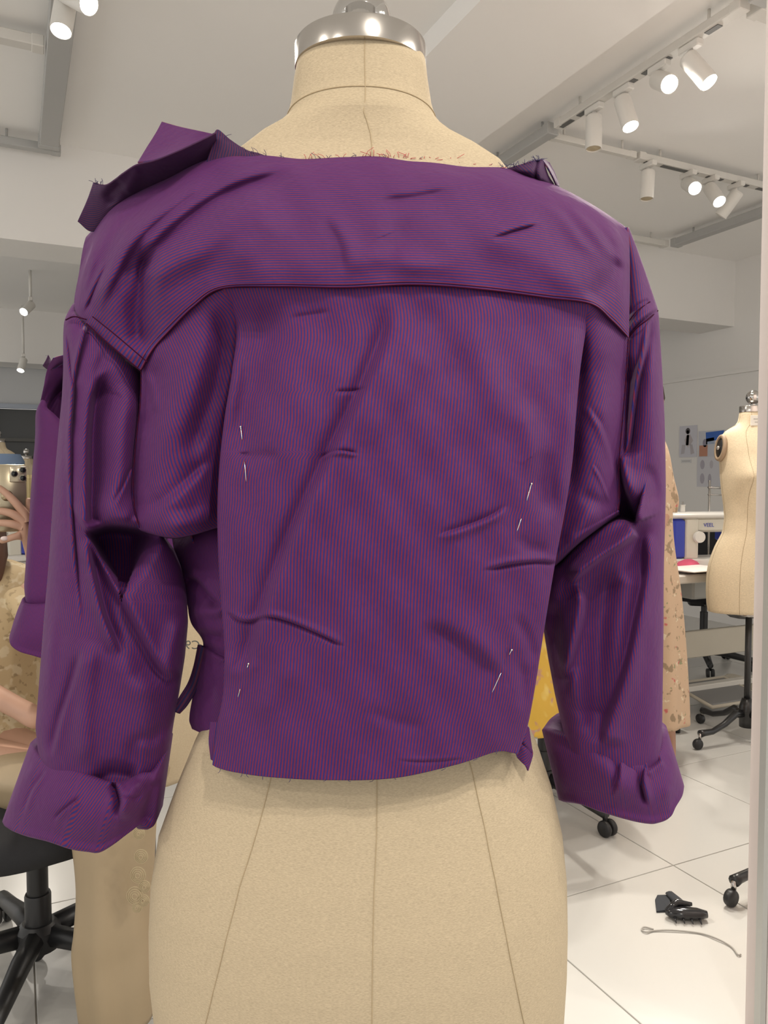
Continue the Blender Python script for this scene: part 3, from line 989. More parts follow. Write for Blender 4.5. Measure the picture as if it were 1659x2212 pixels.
# --- side panels between the pinned tucks and the armholes
lside = [
    [(305, 803, .644), (330, 758, .632), (365, 718, .619), (420, 663, .604), (480, 625, .592), (545, 623, .592)],
    [(304, 850, .650), (335, 822, .630), (385, 785, .614), (440, 745, .608), (492, 730, .612), (560, 720, .632)],
    [(298, 930, .652), (335, 915, .630), (385, 895, .616), (440, 880, .618), (482, 875, .632), (545, 870, .652)],
    [(289, 1020, .654), (330, 1015, .630), (380, 1010, .618), (430, 1005, .626), (470, 1000, .642), (530, 998, .66)],
    [(288, 1085, .652), (330, 1090, .626), (380, 1095, .616), (430, 1090, .626), (470, 1080, .644), (530, 1075, .662)],
    [(300, 1140, .648), (340, 1152, .630), (380, 1157, .626), (420, 1150, .636), (470, 1136, .652), (530, 1128, .668)],
    [(308, 1148, .69), (345, 1158, .68), (380, 1162, .68), (420, 1154, .684), (470, 1140, .69), (530, 1132, .70)],
]
lside_f = [
    F_([(420, 690), (430, 760), (400, 860), (350, 960), (320, 1060)], .006, 34, fade=.25),
    F_([(470, 650), (478, 720), (470, 800), (440, 900), (400, 1000)], -.010, 22, fade=.2),
    F_([(345, 770), (330, 850), (310, 950)], -.005, 18, fade=.25),
    F_([(460, 990), (400, 1050), (350, 1090), (310, 1110)], -.007, 26, .004, 30, fade=.25, soft=6),
    F_([(470, 1080), (420, 1125), (350, 1140)], .005, 20, fade=.25),
    F_([(318, 800), (335, 850), (340, 900)], .003, 9, fade=.3),
]
cloth('side_panel', lside, 150, 220, lside_f, 'u', ref=75, tilt=-.30, wob=.0008)
llow = [
    [(372, 1160, .74), (400, 1150, .72), (430, 1140, .705), (470, 1130, .69), (540, 1125, .685)],
    [(378, 1192, .725), (402, 1185, .705), (432, 1172, .690), (472, 1160, .672), (540, 1155, .668)],
    [(392, 1238, .715), (420, 1228, .692), (450, 1218, .674), (482, 1212, .662), (540, 1208, .658)],
    [(405, 1300, .705), (432, 1292, .680), (456, 1286, .664), (487, 1280, .652), (540, 1276, .650)],
    [(414, 1345, .702), (440, 1350, .678), (465, 1345, .662), (492, 1340, .652), (540, 1338, .650)],
    [(440, 1388, .705), (455, 1396, .684), (470, 1400, .670), (492, 1400, .658), (540, 1400, .652)],
    [(428, 1432, .708), (446, 1438, .686), (466, 1442, .672), (490, 1444, .660), (540, 1444, .654)],
    [(418, 1500, .708), (440, 1505, .686), (462, 1510, .670), (490, 1512, .660), (540, 1514, .654)],
    [(410, 1555, .708), (430, 1565, .686), (452, 1574, .670), (485, 1582, .660), (540, 1590, .654)],
    [(416, 1574, .710), (434, 1582, .690), (456, 1590, .674), (486, 1598, .664), (540, 1606, .658)],
]
llow_f = [
    F_([(395, 1240), (430, 1255), (460, 1290), (485, 1310)], -.012, 14, .006, 16, fade=.2, soft=4),
    F_([(410, 1320), (440, 1320), (470, 1318), (490, 1300)], .010, 14, fade=.2),
    F_([(425, 1365), (455, 1372), (490, 1378)], -.010, 10, fade=.2),
    F_([(440, 1395), (465, 1412), (492, 1425)], .006, 10, -.008, 12, fade=.2, soft=4),
    F_([(450, 1450), (470, 1480), (480, 1540)], -.005, 12, fade=.3),
]
cloth('side_panel', llow, 120, 200, llow_f, 'u', ref=100, tilt=.55, wob=.0008)
rside = [
    [(1225, 650, .606), (1252, 653, .604), (1277, 658, .606), (1312, 684, .624), (1357, 731, .649)],
    [(1195, 740, .650), (1236, 738, .628), (1270, 742, .616), (1310, 756, .624), (1355, 780, .652)],
    [(1180, 810, .665), (1225, 806, .640), (1258, 806, .626), (1304, 808, .626), (1352, 815, .653)],
    [(1170, 900, .672), (1215, 900, .645), (1250, 900, .628), (1300, 900, .624), (1346, 902, .654)],
    [(1160, 1000, .672), (1206, 1000, .646), (1242, 1000, .630), (1290, 1000, .624), (1338, 1000, .654)],
    [(1150, 1075, .672), (1195, 1078, .648), (1232, 1080, .632), (1285, 1080, .624), (1339, 1072, .652)],
    [(1135, 1160, .675), (1182, 1165, .652), (1215, 1160, .636), (1268, 1135, .628), (1336, 1100, .650)],
    [(1130, 1230, .69), (1168, 1232, .670), (1199, 1215, .650), (1252, 1168, .640), (1337, 1108, .660)],
    [(1130, 1240, .72), (1168, 1242, .715), (1202, 1222, .70), (1256, 1174, .70), (1338, 1114, .71)],
]
rside_f = [
    F_([(1265, 870), (1300, 930), (1325, 1010), (1330, 1060)], .004, 12, -.003, 12, fade=.25, soft=4),
    F_([(1280, 1000), (1300, 1040), (1318, 1085)], .003, 6, -.002, 7, fade=.25, soft=2),
    F_([(1250, 1060), (1290, 1085), (1325, 1095)], -.004, 16, fade=.3),
    F_([(1215, 1180), (1260, 1130), (1310, 1100)], .004, 18, fade=.3),
    F_([(1262, 700), (1252, 800), (1240, 950), (1225, 1080)], -.008, 16, fade=.15),
]
cloth('side_panel', rside, 150, 240, rside_f, 'u', ref=100, tilt=.26, wob=.0006)


# --- sleeves: closed tubes whose picture outline is traced
def tube_cloth(name, rows, nv, nf=150, nb=70, folds=(), tilt=0.0, wob=0.0008, pw=0.62, m=None, scale=1.0, tilt_top=0.0, tilt_len=.2):
    """rows: (y_left, x_left, y_right, x_right, depth, half thickness)"""
    R = np.array(rows, float)
    d = np.r_[0, np.cumsum(np.hypot(np.diff((R[:, 0] + R[:, 2]) / 2), np.diff((R[:, 1] + R[:, 3]) / 2)) + 1e-6)]
    s = np.linspace(0, d[-1], nv)
    Q = np.stack([np.interp(s, d, R[:, k]) for k in range(6)], 1)
    ker = np.hanning(13); ker /= ker.sum()
    Qs = np.stack([np.convolve(np.pad(Q[:, k], 6, mode='edge'), ker, 'valid') for k in range(6)], 1)
    Qs[0] = Q[0]; Qs[-1] = Q[-1]; Q = Qs
    th = np.concatenate([np.linspace(-math.pi / 2, math.pi / 2, nf), np.linspace(math.pi / 2, 1.5 * math.pi, nb + 2)[1:-1]])
    u = np.sin(th)[None] * np.ones((nv, 1)); co = np.cos(th)[None]
    X = (Q[:, 1] + Q[:, 3])[:, None] / 2 + (Q[:, 3] - Q[:, 1])[:, None] / 2 * u
    Y = (Q[:, 0] + Q[:, 2])[:, None] / 2 + (Q[:, 2] - Q[:, 0])[:, None] / 2 * u
    Dp = Q[:, 4][:, None] - Q[:, 5][:, None] * np.sign(co) * np.abs(co) ** pw
    fr = np.clip(co * 4, 0, 1)
    D0_ = Dp.copy()
    for fl in folds:
        Dp = Dp - fold(X, Y, *fl[0], **fl[1]) * fr
    if wob:
        Dp = Dp - wob * fr * (np.sin(X * .04 + Y * .011 + .7) * np.sin(Y * .019 - X * .017) + .5 * np.sin(X * .07 - Y * .03))
    P = at(X, Y, Dp)
    P0 = at(X, Y, D0_)
    U = arclen(P0, 1, nf // 2) * .72 + arclen(P, 1, nf // 2) * .28; V = arclen(P0, 0, 0)
    U = (U + tilt * V + tilt_top * np.minimum(V, tilt_len)) * scale
    o = grid_mesh(name, P, U, V, m or M_SHIRT, None, closed_u=True, thick=0.0012)
    return attach(o, shirt), X, Y, Dp


lsl_rows = [(655, 160, 664, 182, .712, .016), (672, 149, 680, 188, .706, .024), (690, 141, 694, 192, .700, .032), (704, 139, 728, 232, .700, .042), (725, 138, 765, 272, .700, .048), (752, 138, 802, 306, .700, .054),
            (800, 138, 860, 308, .700, .058), (860, 135, 930, 304, .700, .060), (930, 128, 1010, 299, .700, .062), (1010, 121, 1080, 300, .702, .064),
            (1080, 116, 1130, 330, .704, .066), (1150, 111, 1185, 374, .706, .066), (1200, 108, 1225, 390, .708, .066), (1260, 103, 1280, 402, .710, .066),
            (1340, 96, 1345, 405, .712, .066), (1420, 90, 1420, 398, .714, .066), (1500, 84, 1495, 386, .716, .064), (1570, 78, 1560, 374, .718, .062),
            (1640, 85, 1640, 362, .720, .058), (1720, 100, 1720, 340, .722, .054)]
lsl_f = [
    # overhanging fold at the underarm, deep hollow below it
    F_([(186, 1158), (215, 1142), (245, 1136), (290, 1141), (325, 1150), (362, 1172)], -.098, 150, .012, 60, f0=.08, f1=.45, soft=3),
    F_([(187, 1160), (205, 1250), (225, 1330), (262, 1420)], .014, 16, -.010, 20, fade=.2, soft=4),
    F_([(200, 1165), (240, 1250), (300, 1360), (345, 1440), (385, 1470)], -.012, 40, .008, 26, fade=.15, soft=8),
    F_([(385, 1470), (330, 1480), (280, 1470), (258, 1400)], .006, 26, fade=.3),
    F_([(392, 1330), (370, 1420), (385, 1475)], .010, 20, fade=.25),
    # thin upright ridges on the outer side
    F_([(188, 705), (168, 780), (157, 860), (152, 980), (156, 1120), (168, 1260), (182, 1380)], .008, 8, -.006, 9, f0=.02, f1=.3, soft=2.5),
    F_([(141, 700), (150, 790), (158, 860), (148, 960)], .004, 6, -.004, 7, fade=.2, soft=2),
    F_([(150, 985), (150, 1080), (160, 1200), (170, 1330)], -.005, 7, fade=.2, soft=2),
    # hollow on the upper arm, from the seam to the fold tip
    F_([(240, 790), (205, 840), (192, 930), (190, 1040), (190, 1140)], .006, 14, -.028, 46, f0=.2, f1=.05, soft=7),
    F_([(235, 750), (215, 800), (205, 850)], -.005, 14, fade=.3),
    F_([(295, 830), (270, 900), (262, 1000), (240, 1080), (205, 1140)], .010, 30, fade=.2),
    F_([(290, 1000), (262, 1060), (240, 1100)], -.004, 7, .002, 8, fade=.25, soft=2),
    F_([(298, 1080), (290, 1110), (270, 1140)], -.004, 8, fade=.25),
    # lower sleeve
    F_([(180, 1400), (160, 1470), (130, 1560), (112, 1640)], -.008, 14, .004, 18, fade=.2, soft=4),
    F_([(200, 1380), (186, 1480), (182, 1580), (190, 1660)], .009, 22, fade=.2),
    F_([(300, 1450), (310, 1540), (300, 1640)], .006, 34, fade=.3),
    F_([(375, 1560), (335, 1600), (300, 1610), (298, 1670)], -.008, 22, .004, 24, fade=.3, soft=14),
    F_([(205, 1700), (240, 1670), (300, 1680)], -.012, 22, fade=.2),
    F_([(120, 1300), (112, 1400), (100, 1520)], .003, 12, fade=.3),
]
tube_cloth('sleeve', lsl_rows, 340, 230, 60, lsl_f, tilt=.10, tilt_top=.45, tilt_len=.19)
rsl_rows = [(492, 1350, 492, 1357, .690, .012), (540, 1350, 540, 1376, .695, .024), (600, 1348, 600, 1397, .700, .032), (650, 1346, 648, 1413, .702, .040), (690, 1344, 672, 1421, .704, .046),
            (740, 1340, 720, 1424, .704, .050), (800, 1336, 800, 1429, .704, .054), (900, 1328, 900, 1434, .704, .056), (980, 1310, 980, 1436, .704, .058), (1060, 1290, 1060, 1437, .704, .060),
            (1140, 1240, 1140, 1435, .706, .062), (1210, 1192, 1210, 1433, .708, .062), (1280, 1176, 1280, 1432, .710, .062), (1345, 1173, 1345, 1432, .712, .062), (1420, 1185, 1420, 1431, .716, .062),
            (1500, 1200, 1500, 1430, .720, .060), (1570, 1216, 1570, 1429, .724, .056), (1640, 1230, 1640, 1428, .726, .052), (1710, 1245, 1710, 1420, .728, .048)]
rsl_f = [
    F_([(1352, 730), (1375, 700), (1400, 680), (1421, 668)], -.006, 6, .003, 10, fade=.05, soft=2),
    F_([(1352, 690), (1375, 662), (1402, 648)], -.003, 4, fade=.1, soft=1.5),
    F_([(1405, 690), (1392, 760), (1375, 840), (1362, 940), (1352, 1000)], .008, 8, -.010, 16, fade=.15, soft=3),
    # upper arm: bright ridge along the outer side, hollow towards the armhole
    F_([(1360, 760), (1356, 880), (1352, 980), (1372, 1060)], -.012, 18, fade=.2),
    F_([(1400, 720), (1412, 850), (1408, 980), (1400, 1060)], .006, 18, fade=.3),
    F_([(1395, 1000), (1415, 1060), (1405, 1100)], -.006, 14, fade=.3),
    # the pointed underarm fold
    F_([(1336, 985), (1348, 1040), (1362, 1090), (1376, 1128)], -.022, 20, .018, 30, f0=.05, f1=.02, soft=2.5),
    F_([(1376, 1130), (1335, 1122), (1290, 1145), (1240, 1185), (1200, 1230)], -.060, 46, .0, 10, f0=.03, f1=.15, soft=3),
    F_([(1378, 1152), (1340, 1180), (1300, 1205), (1255, 1240), (1235, 1265)], .030, 22, .0, 16, f0=.05, f1=.2, soft=4),
    F_([(1240, 1255), (1262, 1300), (1240, 1400), (1220, 1470)], .016, 24, -.004, 22, fade=.2, soft=6),
    F_([(1310, 1210), (1300, 1300), (1290, 1400), (1285, 1500), (1270, 1590)], -.022, 36, fade=.15),
    F_([(1390, 1130), (1395, 1230), (1375, 1340), (1350, 1450), (1310, 1560), (1300, 1610)], -.008, 26, .014, 34, f0=.15, f1=.05, soft=4),
    F_([(1395, 1120), (1380, 1180), (1350, 1260)], -.010, 24, fade=.25),
    F_([(1200, 1290), (1195, 1380), (1215, 1500)], -.010, 20, fade=.2),
    F_([(1232, 1440), (1250, 1500), (1262, 1580)], .008, 22, fade=.25),
    F_([(1415, 1300), (1412, 1420), (1400, 1540)], .003, 18, fade=.3),
]
tube_cloth('sleeve', rsl_rows, 340, 220, 60, rsl_f, tilt=.02)


# --- turned-back cuffs
def cuff(top, bot, back_top, dc, rr, folds, tilt, nu=220, mid_bulge=.012, m=None):
    """top / bot: picture polylines of the front rim and lower edge, left to right; back_top: rim at the far side"""
    T = cr(top, nu); B = cr(bot, nu); K = cr(back_top, nu // 2)[::-1][1:-1]
    u = np.linspace(-1, 1, nu)
    dfront = dc - rr * np.sqrt(np.clip(1 - u ** 2, 0, 1)) ** 1.1
    uk = np.linspace(1, -1, nu // 2)[1:-1]
    dback = dc + rr * 0.9 * np.sqrt(np.clip(1 - uk ** 2, 0, 1))
    Bk = cr(bot, nu // 2)[::-1][1:-1].copy()
    Bk[:, 1] = Bk[:, 1] - 30 * np.sqrt(np.clip(1 - uk ** 2, 0, 1))
    top_ = np.concatenate([np.c_[T, dfront], np.c_[K, dback]])
    bot_ = np.concatenate([np.c_[B, dfront + .0], np.c_[Bk, dback]])
    cx = top_[:, 0].mean()
    sgn = np.concatenate([-np.ones(nu), np.ones(len(uk))])     # front / back
    axis_d = dc
    prof = []                        # (fraction down, outwards offset m)
    prof += [(.45, -.020, 0), (.12, -.018, 0), (.02, -.014, 0), (-.012, -.008, 0), (-.010, -.002, 0)]
    prof += [(q, mid_bulge * math.sin(math.pi * min(1, q * 1.15)) - .001, 1) for q in np.linspace(.02, .97, 34)]
    prof += [(.995, -.004, 0), (.99, -.012, 0), (.93, -.018, 0), (.6, -.022, 0)]
    rows = []; outer = []
    allu = np.concatenate([u, uk])
    for q, off, ou in prof:
        r = top_ * (1 - q) + bot_ * q
        wd = np.concatenate([-np.sqrt(np.clip(1 - u ** 2, 0, 1)), np.sqrt(np.clip(1 - uk ** 2, 0, 1))])
        r = r.copy()
        r[:, 2] += off * wd
        r[:, 0] += off * allu * F / dc * (1.0 if not ou else 0.0)
        rows.append(r); outer.append(np.full(len(r), ou))
    G = np.stack(rows); X, Y, Dp = G[..., 0], G[..., 1], G[..., 2].copy()
    fr = np.stack(outer) * (np.concatenate([np.ones(nu), np.zeros(len(uk))]))[None]
    for fl in folds:
        Dp -= fold(X, Y, *fl[0], **fl[1]) * fr
    P = at(X, Y, Dp)
    U0 = arclen(P, 1, nu // 2); V = arclen(P, 0, 0)
    k = 20
    U = np.repeat(U0[k][None], len(P), 0) + tilt * V
    o = grid_mesh('cuff', P, U, V, m or M_SHIRT, None, closed_u=True, thick=.001)
    return attach(o, shirt)


cuff([(64, 1612), (85, 1632), (115, 1648), (160, 1664), (205, 1682), (245, 1692), (280, 1686), (310, 1672), (335, 1668), (352, 1640), (366, 1604), (373, 1582)],
     [(4, 1780), (14, 1792), (50, 1806), (100, 1818), (150, 1834), (190, 1840), (216, 1841), (250, 1822), (282, 1798), (305, 1782), (318, 1791), (332, 1786), (350, 1745)],
     [(64, 1612), (75, 1596), (130, 1580), (220, 1572), (300, 1572), (350, 1576), (373, 1582)], .735, .075,
     [F_([(250, 1690), (262, 1730), (255, 1770)], -.014, 12, .006, 18, f0=.02, f1=.3, soft=3),
      F_([(300, 1680), (275, 1730), (268, 1775)], .006, 14, fade=.25),
      F_([(180, 1720), (140, 1750), (115, 1775)], -.005, 6, .003, 10, fade=.25, soft=2),
      F_([(105, 1660), (70, 1710), (52, 1760)], -.004, 7, .003, 10, fade=.25, soft=2),
      F_([(330, 1680), (320, 1740), (312, 1782)], -.008, 14, fade=.2),
      F_([(80, 1640), (40, 1700), (20, 1770)], .005, 16, fade=.25),
      F_([(260, 1714), (290, 1724), (310, 1712)], -.003, 4, fade=.2, soft=1.5)], .38)
cuff([(1171, 1574), (1190, 1580), (1230, 1592), (1262, 1598), (1300, 1604), (1325, 1616), (1342, 1628), (1390, 1640), (1412, 1638), (1428, 1618), (1437, 1592), (1440, 1574)],
     [(1209, 1732), (1250, 1738), (1290, 1752), (1330, 1764), (1370, 1774), (1402, 1779), (1422, 1778), (1448, 1768), (1460, 1746), (1474, 1722), (1478, 1702)],
     [(1171, 1574), (1190, 1552), (1220, 1538), (1280, 1536), (1350, 1540), (1410, 1552), (1434, 1562), (1440, 1574)], .745, .062,
     [F_([(1338, 1630), (1336, 1680), (1320, 1720)], -.008, 12, .004, 14, f0=.02, f1=.3, soft=3),
      F_([(1392, 1640), (1388, 1690), (1400, 1740)], -.014, 10, .007, 12, f0=.02, f1=.25, soft=3),
      F_([(1430, 1640), (1405, 1660), (1392, 1670)], -.006, 10, .006, 14, fade=.2, soft=3),
      F_([(1240, 1600), (1300, 1650), (1370, 1740)], .006, 26, fade=.3),
      F_([(1175, 1590), (1200, 1650), (1230, 1720)], .005, 22, fade=.3),
      F_([(1440, 1600), (1455, 1650), (1440, 1740)], .005, 14, fade=.25)], .06)
# folded tab on the right cuff
cloth('cuff_tab', [[(1338, 1624, .694), (1362, 1627, .690), (1392, 1633, .694)], [(1340, 1640, .684), (1364, 1642, .680), (1392, 1650, .684)],
                   [(1338, 1664, .680), (1362, 1668, .678), (1388, 1680, .682)], [(1334, 1690, .684), (1358, 1700, .684), (1382, 1716, .688)]], 30, 30, [], 'u', m=M_SHIRT)
# --- collar flaps
cloth('collar_flap', [[(203, 394, .690), (232, 398, .668), (266, 374, .648), (295, 356, .638), (335, 346, .632), (385, 326, .628), (440, 300, .632), (466, 286, .640)],
                      [(190, 430, .700), (222, 428, .690), (262, 405, .672), (300, 386, .662), (345, 372, .656), (395, 352, .650), (440, 328, .650), (468, 308, .650)],
                      [(168, 478, .712), (198, 500, .716), (232, 484, .712), (275, 450, .704), (330, 424, .694), (385, 402, .684), (444, 372, .672), (474, 346, .662)]],
      160, 50, [F_([(262, 385), (240, 420), (250, 440)], -.006, 14, fade=.2), F_([(300, 360), (280, 400), (270, 420)], .004, 12, fade=.2)], 'v', m=M_SHIRT_SHADED)
cloth('lapel', [[(350, 264, .735), (385, 274, .725), (430, 284, .705), (462, 291, .712)],
                [(336, 290, .720), (372, 298, .708), (415, 303, .690), (456, 298, .700)],
                [(316, 322, .705), (350, 326, .690), (395, 322, .668), (450, 302, .680)],
                [(298, 352, .690), (335, 346, .668), (385, 328, .645), (444, 305, .665)]], 70, 50, [], 'v', tilt=.0)
cloth('collar_stand', [[(463, 290, .652), (472, 281, .650), (498, 303, .648), (535, 326, .645), (575, 334, .642)],
                       [(458, 318, .648), (478, 315, .645), (505, 325, .643), (540, 336, .640), (578, 340, .638)],
                       [(446, 352, .648), (480, 350, .644), (510, 348, .642), (545, 346, .640), (580, 347, .638)]], 60, 24, [], 'u', m=M_SHIRT_SHADED)
cloth('collar_flap', [[(1095, 364, .664), (1122, 357, .658), (1150, 348, .660), (1170, 344, .668)],
                      [(1118, 372, .660), (1138, 370, .652), (1158, 365, .655), (1176, 358, .668)],
                      [(1140, 384, .664), (1156, 384, .660), (1170, 384, .662), (1184, 380, .672)],
                      [(1150, 392, .672), (1166, 392, .668), (1180, 394, .672), (1196, 398, .682)]], 50, 30,
      [F_([(1165, 346), (1160, 370), (1162, 390)], -.006, 7, .003, 8, fade=.1, soft=2)], 'u', m=M_SHIRT_SHADED)
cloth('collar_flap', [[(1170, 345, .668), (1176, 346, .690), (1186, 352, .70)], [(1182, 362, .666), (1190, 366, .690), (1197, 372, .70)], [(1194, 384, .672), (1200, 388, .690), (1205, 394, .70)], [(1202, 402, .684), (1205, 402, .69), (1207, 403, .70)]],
      16, 24, [], 'u', m=M_SHIRT_SHADED)
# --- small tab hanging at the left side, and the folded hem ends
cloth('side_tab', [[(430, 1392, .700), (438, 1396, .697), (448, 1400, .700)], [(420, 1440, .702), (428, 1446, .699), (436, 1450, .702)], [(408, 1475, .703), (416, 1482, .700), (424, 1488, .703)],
                   [(388, 1508, .704), (396, 1516, .701), (404, 1522, .704)], [(377, 1530, .704), (380, 1537, .702), (388, 1540, .704)]], 16, 60, [], 'u', m=M_SHIRT_SHADED, thick=.003)
cloth('hem_flap', [[(1118, 1560, .640), (1130, 1562, .640), (1142, 1572, .645)], [(1116, 1600, .640), (1134, 1606, .638), (1148, 1615, .645)], [(1116, 1632, .640), (1134, 1640, .638), (1150, 1632, .645)], [(1120, 1638, .640), (1136, 1656, .638), (1140, 1665, .640)]],
      24, 40, [F_([(1122, 1600), (1148, 1628)], -.002, 3, fade=.05, soft=1)], 'u', tilt=1.0)
cloth('hem_flap', [[(455, 1560, .640), (470, 1560, .632), (495, 1560, .63)], [(452, 1600, .632), (466, 1605, .626), (490, 1605, .624)], [(456, 1640, .630), (470, 1648, .626), (490, 1650, .624)]], 24, 40, [], 'u')
# --- shirt front (turned away from the viewer)
zsh = at(829.5, 420, D0)[2]
fr_rows = []
for z, a, b in ((zsh + .02, .15, .085), (zsh - .06, .185, .115), (zsh - .16, .19, .140), (zsh - .26, .165, .135), (zsh - .34, .140, .115), (at(829.5, 1570, D0)[2], .130, .110)):
    fr_rows.append([lat(-.028 + a * math.sin(t) * (1 + .02 * math.sin(9 * t)), D0 + (b + .006 * math.sin(14 * t)) * math.cos(t), z) for t in np.linspace(-1.62, 1.62, 120)])
FRR = np.array(fr_rows)
zi = np.linspace(0, len(FRR) - 1, 60)
Pf = np.stack([np.stack([np.interp(zi, np.arange(len(FRR)), FRR[:, j, k]) for k in range(3)], 1) for j in range(120)], 1)
attach(grid_mesh('front_panel', Pf, arclen(Pf, 1, 60), arclen(Pf, 0, 0), M_SHIRT, None, thick=.0012), shirt)
pk = Pf[:, 56:65].copy(); pk = pk + np.array(HF) * .004
attach(grid_mesh('placket', pk, arclen(pk, 1, 4), arclen(pk, 0, 0), M_SHIRT, None, thick=.002), shirt)
for k in range(6):
    c = Pf[4 + 9 * k, 60] + np.array(HF) * .007
    attach(MB().lathe([(0, 0), (.0055, 0), (.0055, .002), (0, .002)], c, 16, HF).build('button', mat('button_purple', (.10, .03, .10), .4)), shirt)


# --- seams, stitching, frayed threads
def px_curve(name, pts, r, m, off=.0015, n=120):
    Q = cr(pts, n)
    return attach(MB().tube(at(Q[:, 0], Q[:, 1], Q[:, 2] - off), r, 6).build(name, m), shirt)


def surf_curve(name, grid, idx_row, r, m, off=.0012):
    pass


me = yoke.data
YV = np.zeros(len(me.vertices) * 3); me.vertices.foreach_get('co', YV); YV = YV.reshape(200, 420, 3)
for row, r in ((0, .00055), (4, .00028)):
    attach(MB().tube(YV[row][::3] - FW * .0007, r, 6).build('seam', M_SEAM), shirt)
# armhole seams with their rows of stitching
for pts, r in (([(187, 699, .6585), (240, 748, .642), (303, 800, .6365)], .0006), ([(200, 684, .652), (250, 724, .636), (318, 782, .630)], .0005),
               ([(305, 802, .640), (303, 870, .644), (294, 950, .644), (288, 1030, .646), (290, 1090, .644), (301, 1140, .640)], .0005),
               ([(142, 691, .672), (160, 684, .664), (186, 690, .660)], .0006),
               ([(1357, 731, .645), (1352, 815, .648), (1345, 905, .649), (1337, 1000, .648), (1338, 1072, .646), (1336, 1102, .644)], .0005),
               ([(1354, 733, .660), (1376, 708, .652), (1400, 690, .652), (1421, 671, .690)], .0006), ([(1354, 700, .660), (1376, 672, .656), (1404, 652, .668)], .0005)):
    px_curve('seam', pts, r, M_SEAM)


def threads(name, edge, n, m, ln, seed, up=True, depth_off=.002):
    r_ = random.Random(seed); b = MB(); E = cr(edge, 200)
    for _ in range(n):
        p = E[r_.randrange(200)]
        dx, dy = r_.uniform(-1, 1) * ln * 1.3, (-1 if up else 1) * r_.uniform(.15, 1) * ln
        q = [(p[0], p[1] + (3 if up else -3)), (p[0] + dx * .4, p[1] + dy * .6), (p[0] + dx, p[1] + dy)]
        pts = at([a[0] for a in q], [a[1] for a in q], [p[2] - depth_off, p[2] - depth_off - .002, p[2] - depth_off - r_.uniform(0, .004)])
        b.tube(pts, .00022, 4)
    o = attach(b.build(name, m), shirt); o['kind'] = 'stuff'
    return o


neck_edge = [(470, 288, .648), (540, 328, .644), (650, 343, .632), (790, 337, .630), (900, 345, .634), (1000, 356, .645), (1090, 365, .660)]
threads('frayed_threads', neck_edge[2:], 34, M_FRAY_R, 14, 3)
threads('frayed_threads', [(780, 338, .630), (900, 345, .634), (1000, 356, .645)], 10, M_FRAY_R, 24, 4)
threads('frayed_threads', neck_edge, 26, M_FRAY_B, 14, 5)
threads('frayed_threads', [(1090, 364, .660), (1130, 354, .658), (1170, 344, .668)], 26, M_FRAY_B, 12, 6)
threads('frayed_threads', [(203, 394, .690), (232, 398, .668)], 8, M_FRAY_B, 12, 8)
threads('frayed_threads', [(x, y, .588) for x, y in HEM], 14, M_FRAY_B, 9, 9, up=False)

# ------------------------------------------------------------------ dressmaking pins
for (a, b, c, d), lab in (((520, 922), (523, 950), (528, 995), (532, 1040)), 'steel dressmaking pin at the upper left tuck of the shirt back'), \
        (((1148, 1045), (1138, 1080), (1126, 1120), (1117, 1147)), 'steel dressmaking pin at the upper right tuck, tilted'), \
        (((537, 1434), (534, 1443), (519, 1488), (514, 1506)), 'steel dressmaking pin low at the left tuck, only head and tip out'), \
        (((1105, 1404), (1100, 1414), (1082, 1454), (1063, 1496)), 'thin steel dressmaking pin low at the right tuck'):
    seq = []
    for p, q, n in ((a, b, 8), (b, c, 8), (c, d, 8)):
        for k in range(n):
            f = k / n
            x, y = p[0] + (q[0] - p[0]) * f, p[1] + (q[1] - p[1]) * f
            off = .0022 if q is not c else -.003
            if q is c and k < 1: off = .001
            if p is c and k < 1: off = .0005
            seq.append(at(x, y, back_depth(x, y) - off))
    seq.append(at(d[0], d[1], back_depth(*d) - .003))
    base = seq[0]
    e = thing('pin', lab, 'pin', tuple(base), 0, 'pins in the shirt back')
    loc = [s - base for s in seq]
    MB().tube(loc, [.00034] * (len(loc) - 3) + [.0003, .00024, .0001], 8).build('shaft', M_PIN, e)
    MB().ball(loc[0], .0009, 12, 8).build('pin_head', M_PIN, e)

# ------------------------------------------------------------------ the doubles of form and shirt in the mirror (plane Y = 1.28)
def mirrored(root, label, parts=None):
    c = copy_tree(root)
    x, y, z = root.location
    c.location = (x, 2 * 1.28 - y, z); c.scale = (1, -1, 1)
    c['label'] = label
    return c


mirrored(form, 'front of the linen dress form reflected in the mirror, printed C9')
mirrored(shirt, 'reflected purple shirt in the mirror, cuffed sleeve showing left of the real sleeve')


def flat_text(txt, size, m, name='lettering', depth=.0004):
    cu = bpy.data.curves.new(name, 'FONT'); cu.body = txt; cu.size = size; cu.extrude = depth; cu.align_x = 'CENTER'
    tmp = bpy.data.objects.new(name, cu); COL.objects.link(tmp)
    dg = bpy.context.evaluated_depsgraph_get()
    me = bpy.data.meshes.new_from_object(tmp.evaluated_get(dg))
    bpy.data.objects.remove(tmp, do_unlink=True)
    me.materials.clear(); me.materials.append(m)
    o = bpy.data.objects.new(name, me); COL.objects.link(o)
    return o


def face_cam(o, P, flip=False, rot=0.0, tilt=0.0):
    """stand a flat text/mark at P, upright, turned to the viewer"""
    o.location = tuple(P)
    o.rotation_euler = (math.pi / 2 + tilt, rot, -PSI)
    if flip:
        o.scale = (-1, 1, 1)


mform = [o for o in bpy.data.objects if o.name.startswith('dress_form')][-1]
tx = flat_text('C9', .028, mat('grey_print', (0.10, 0.10, 0.09), .8))
for px, py, w in ((408, 1411, .03), (416, 1420, .016)):
    pass
P = at(416, 1402, 1.735)
L = Vector(mform.location)
tx.parent = mform
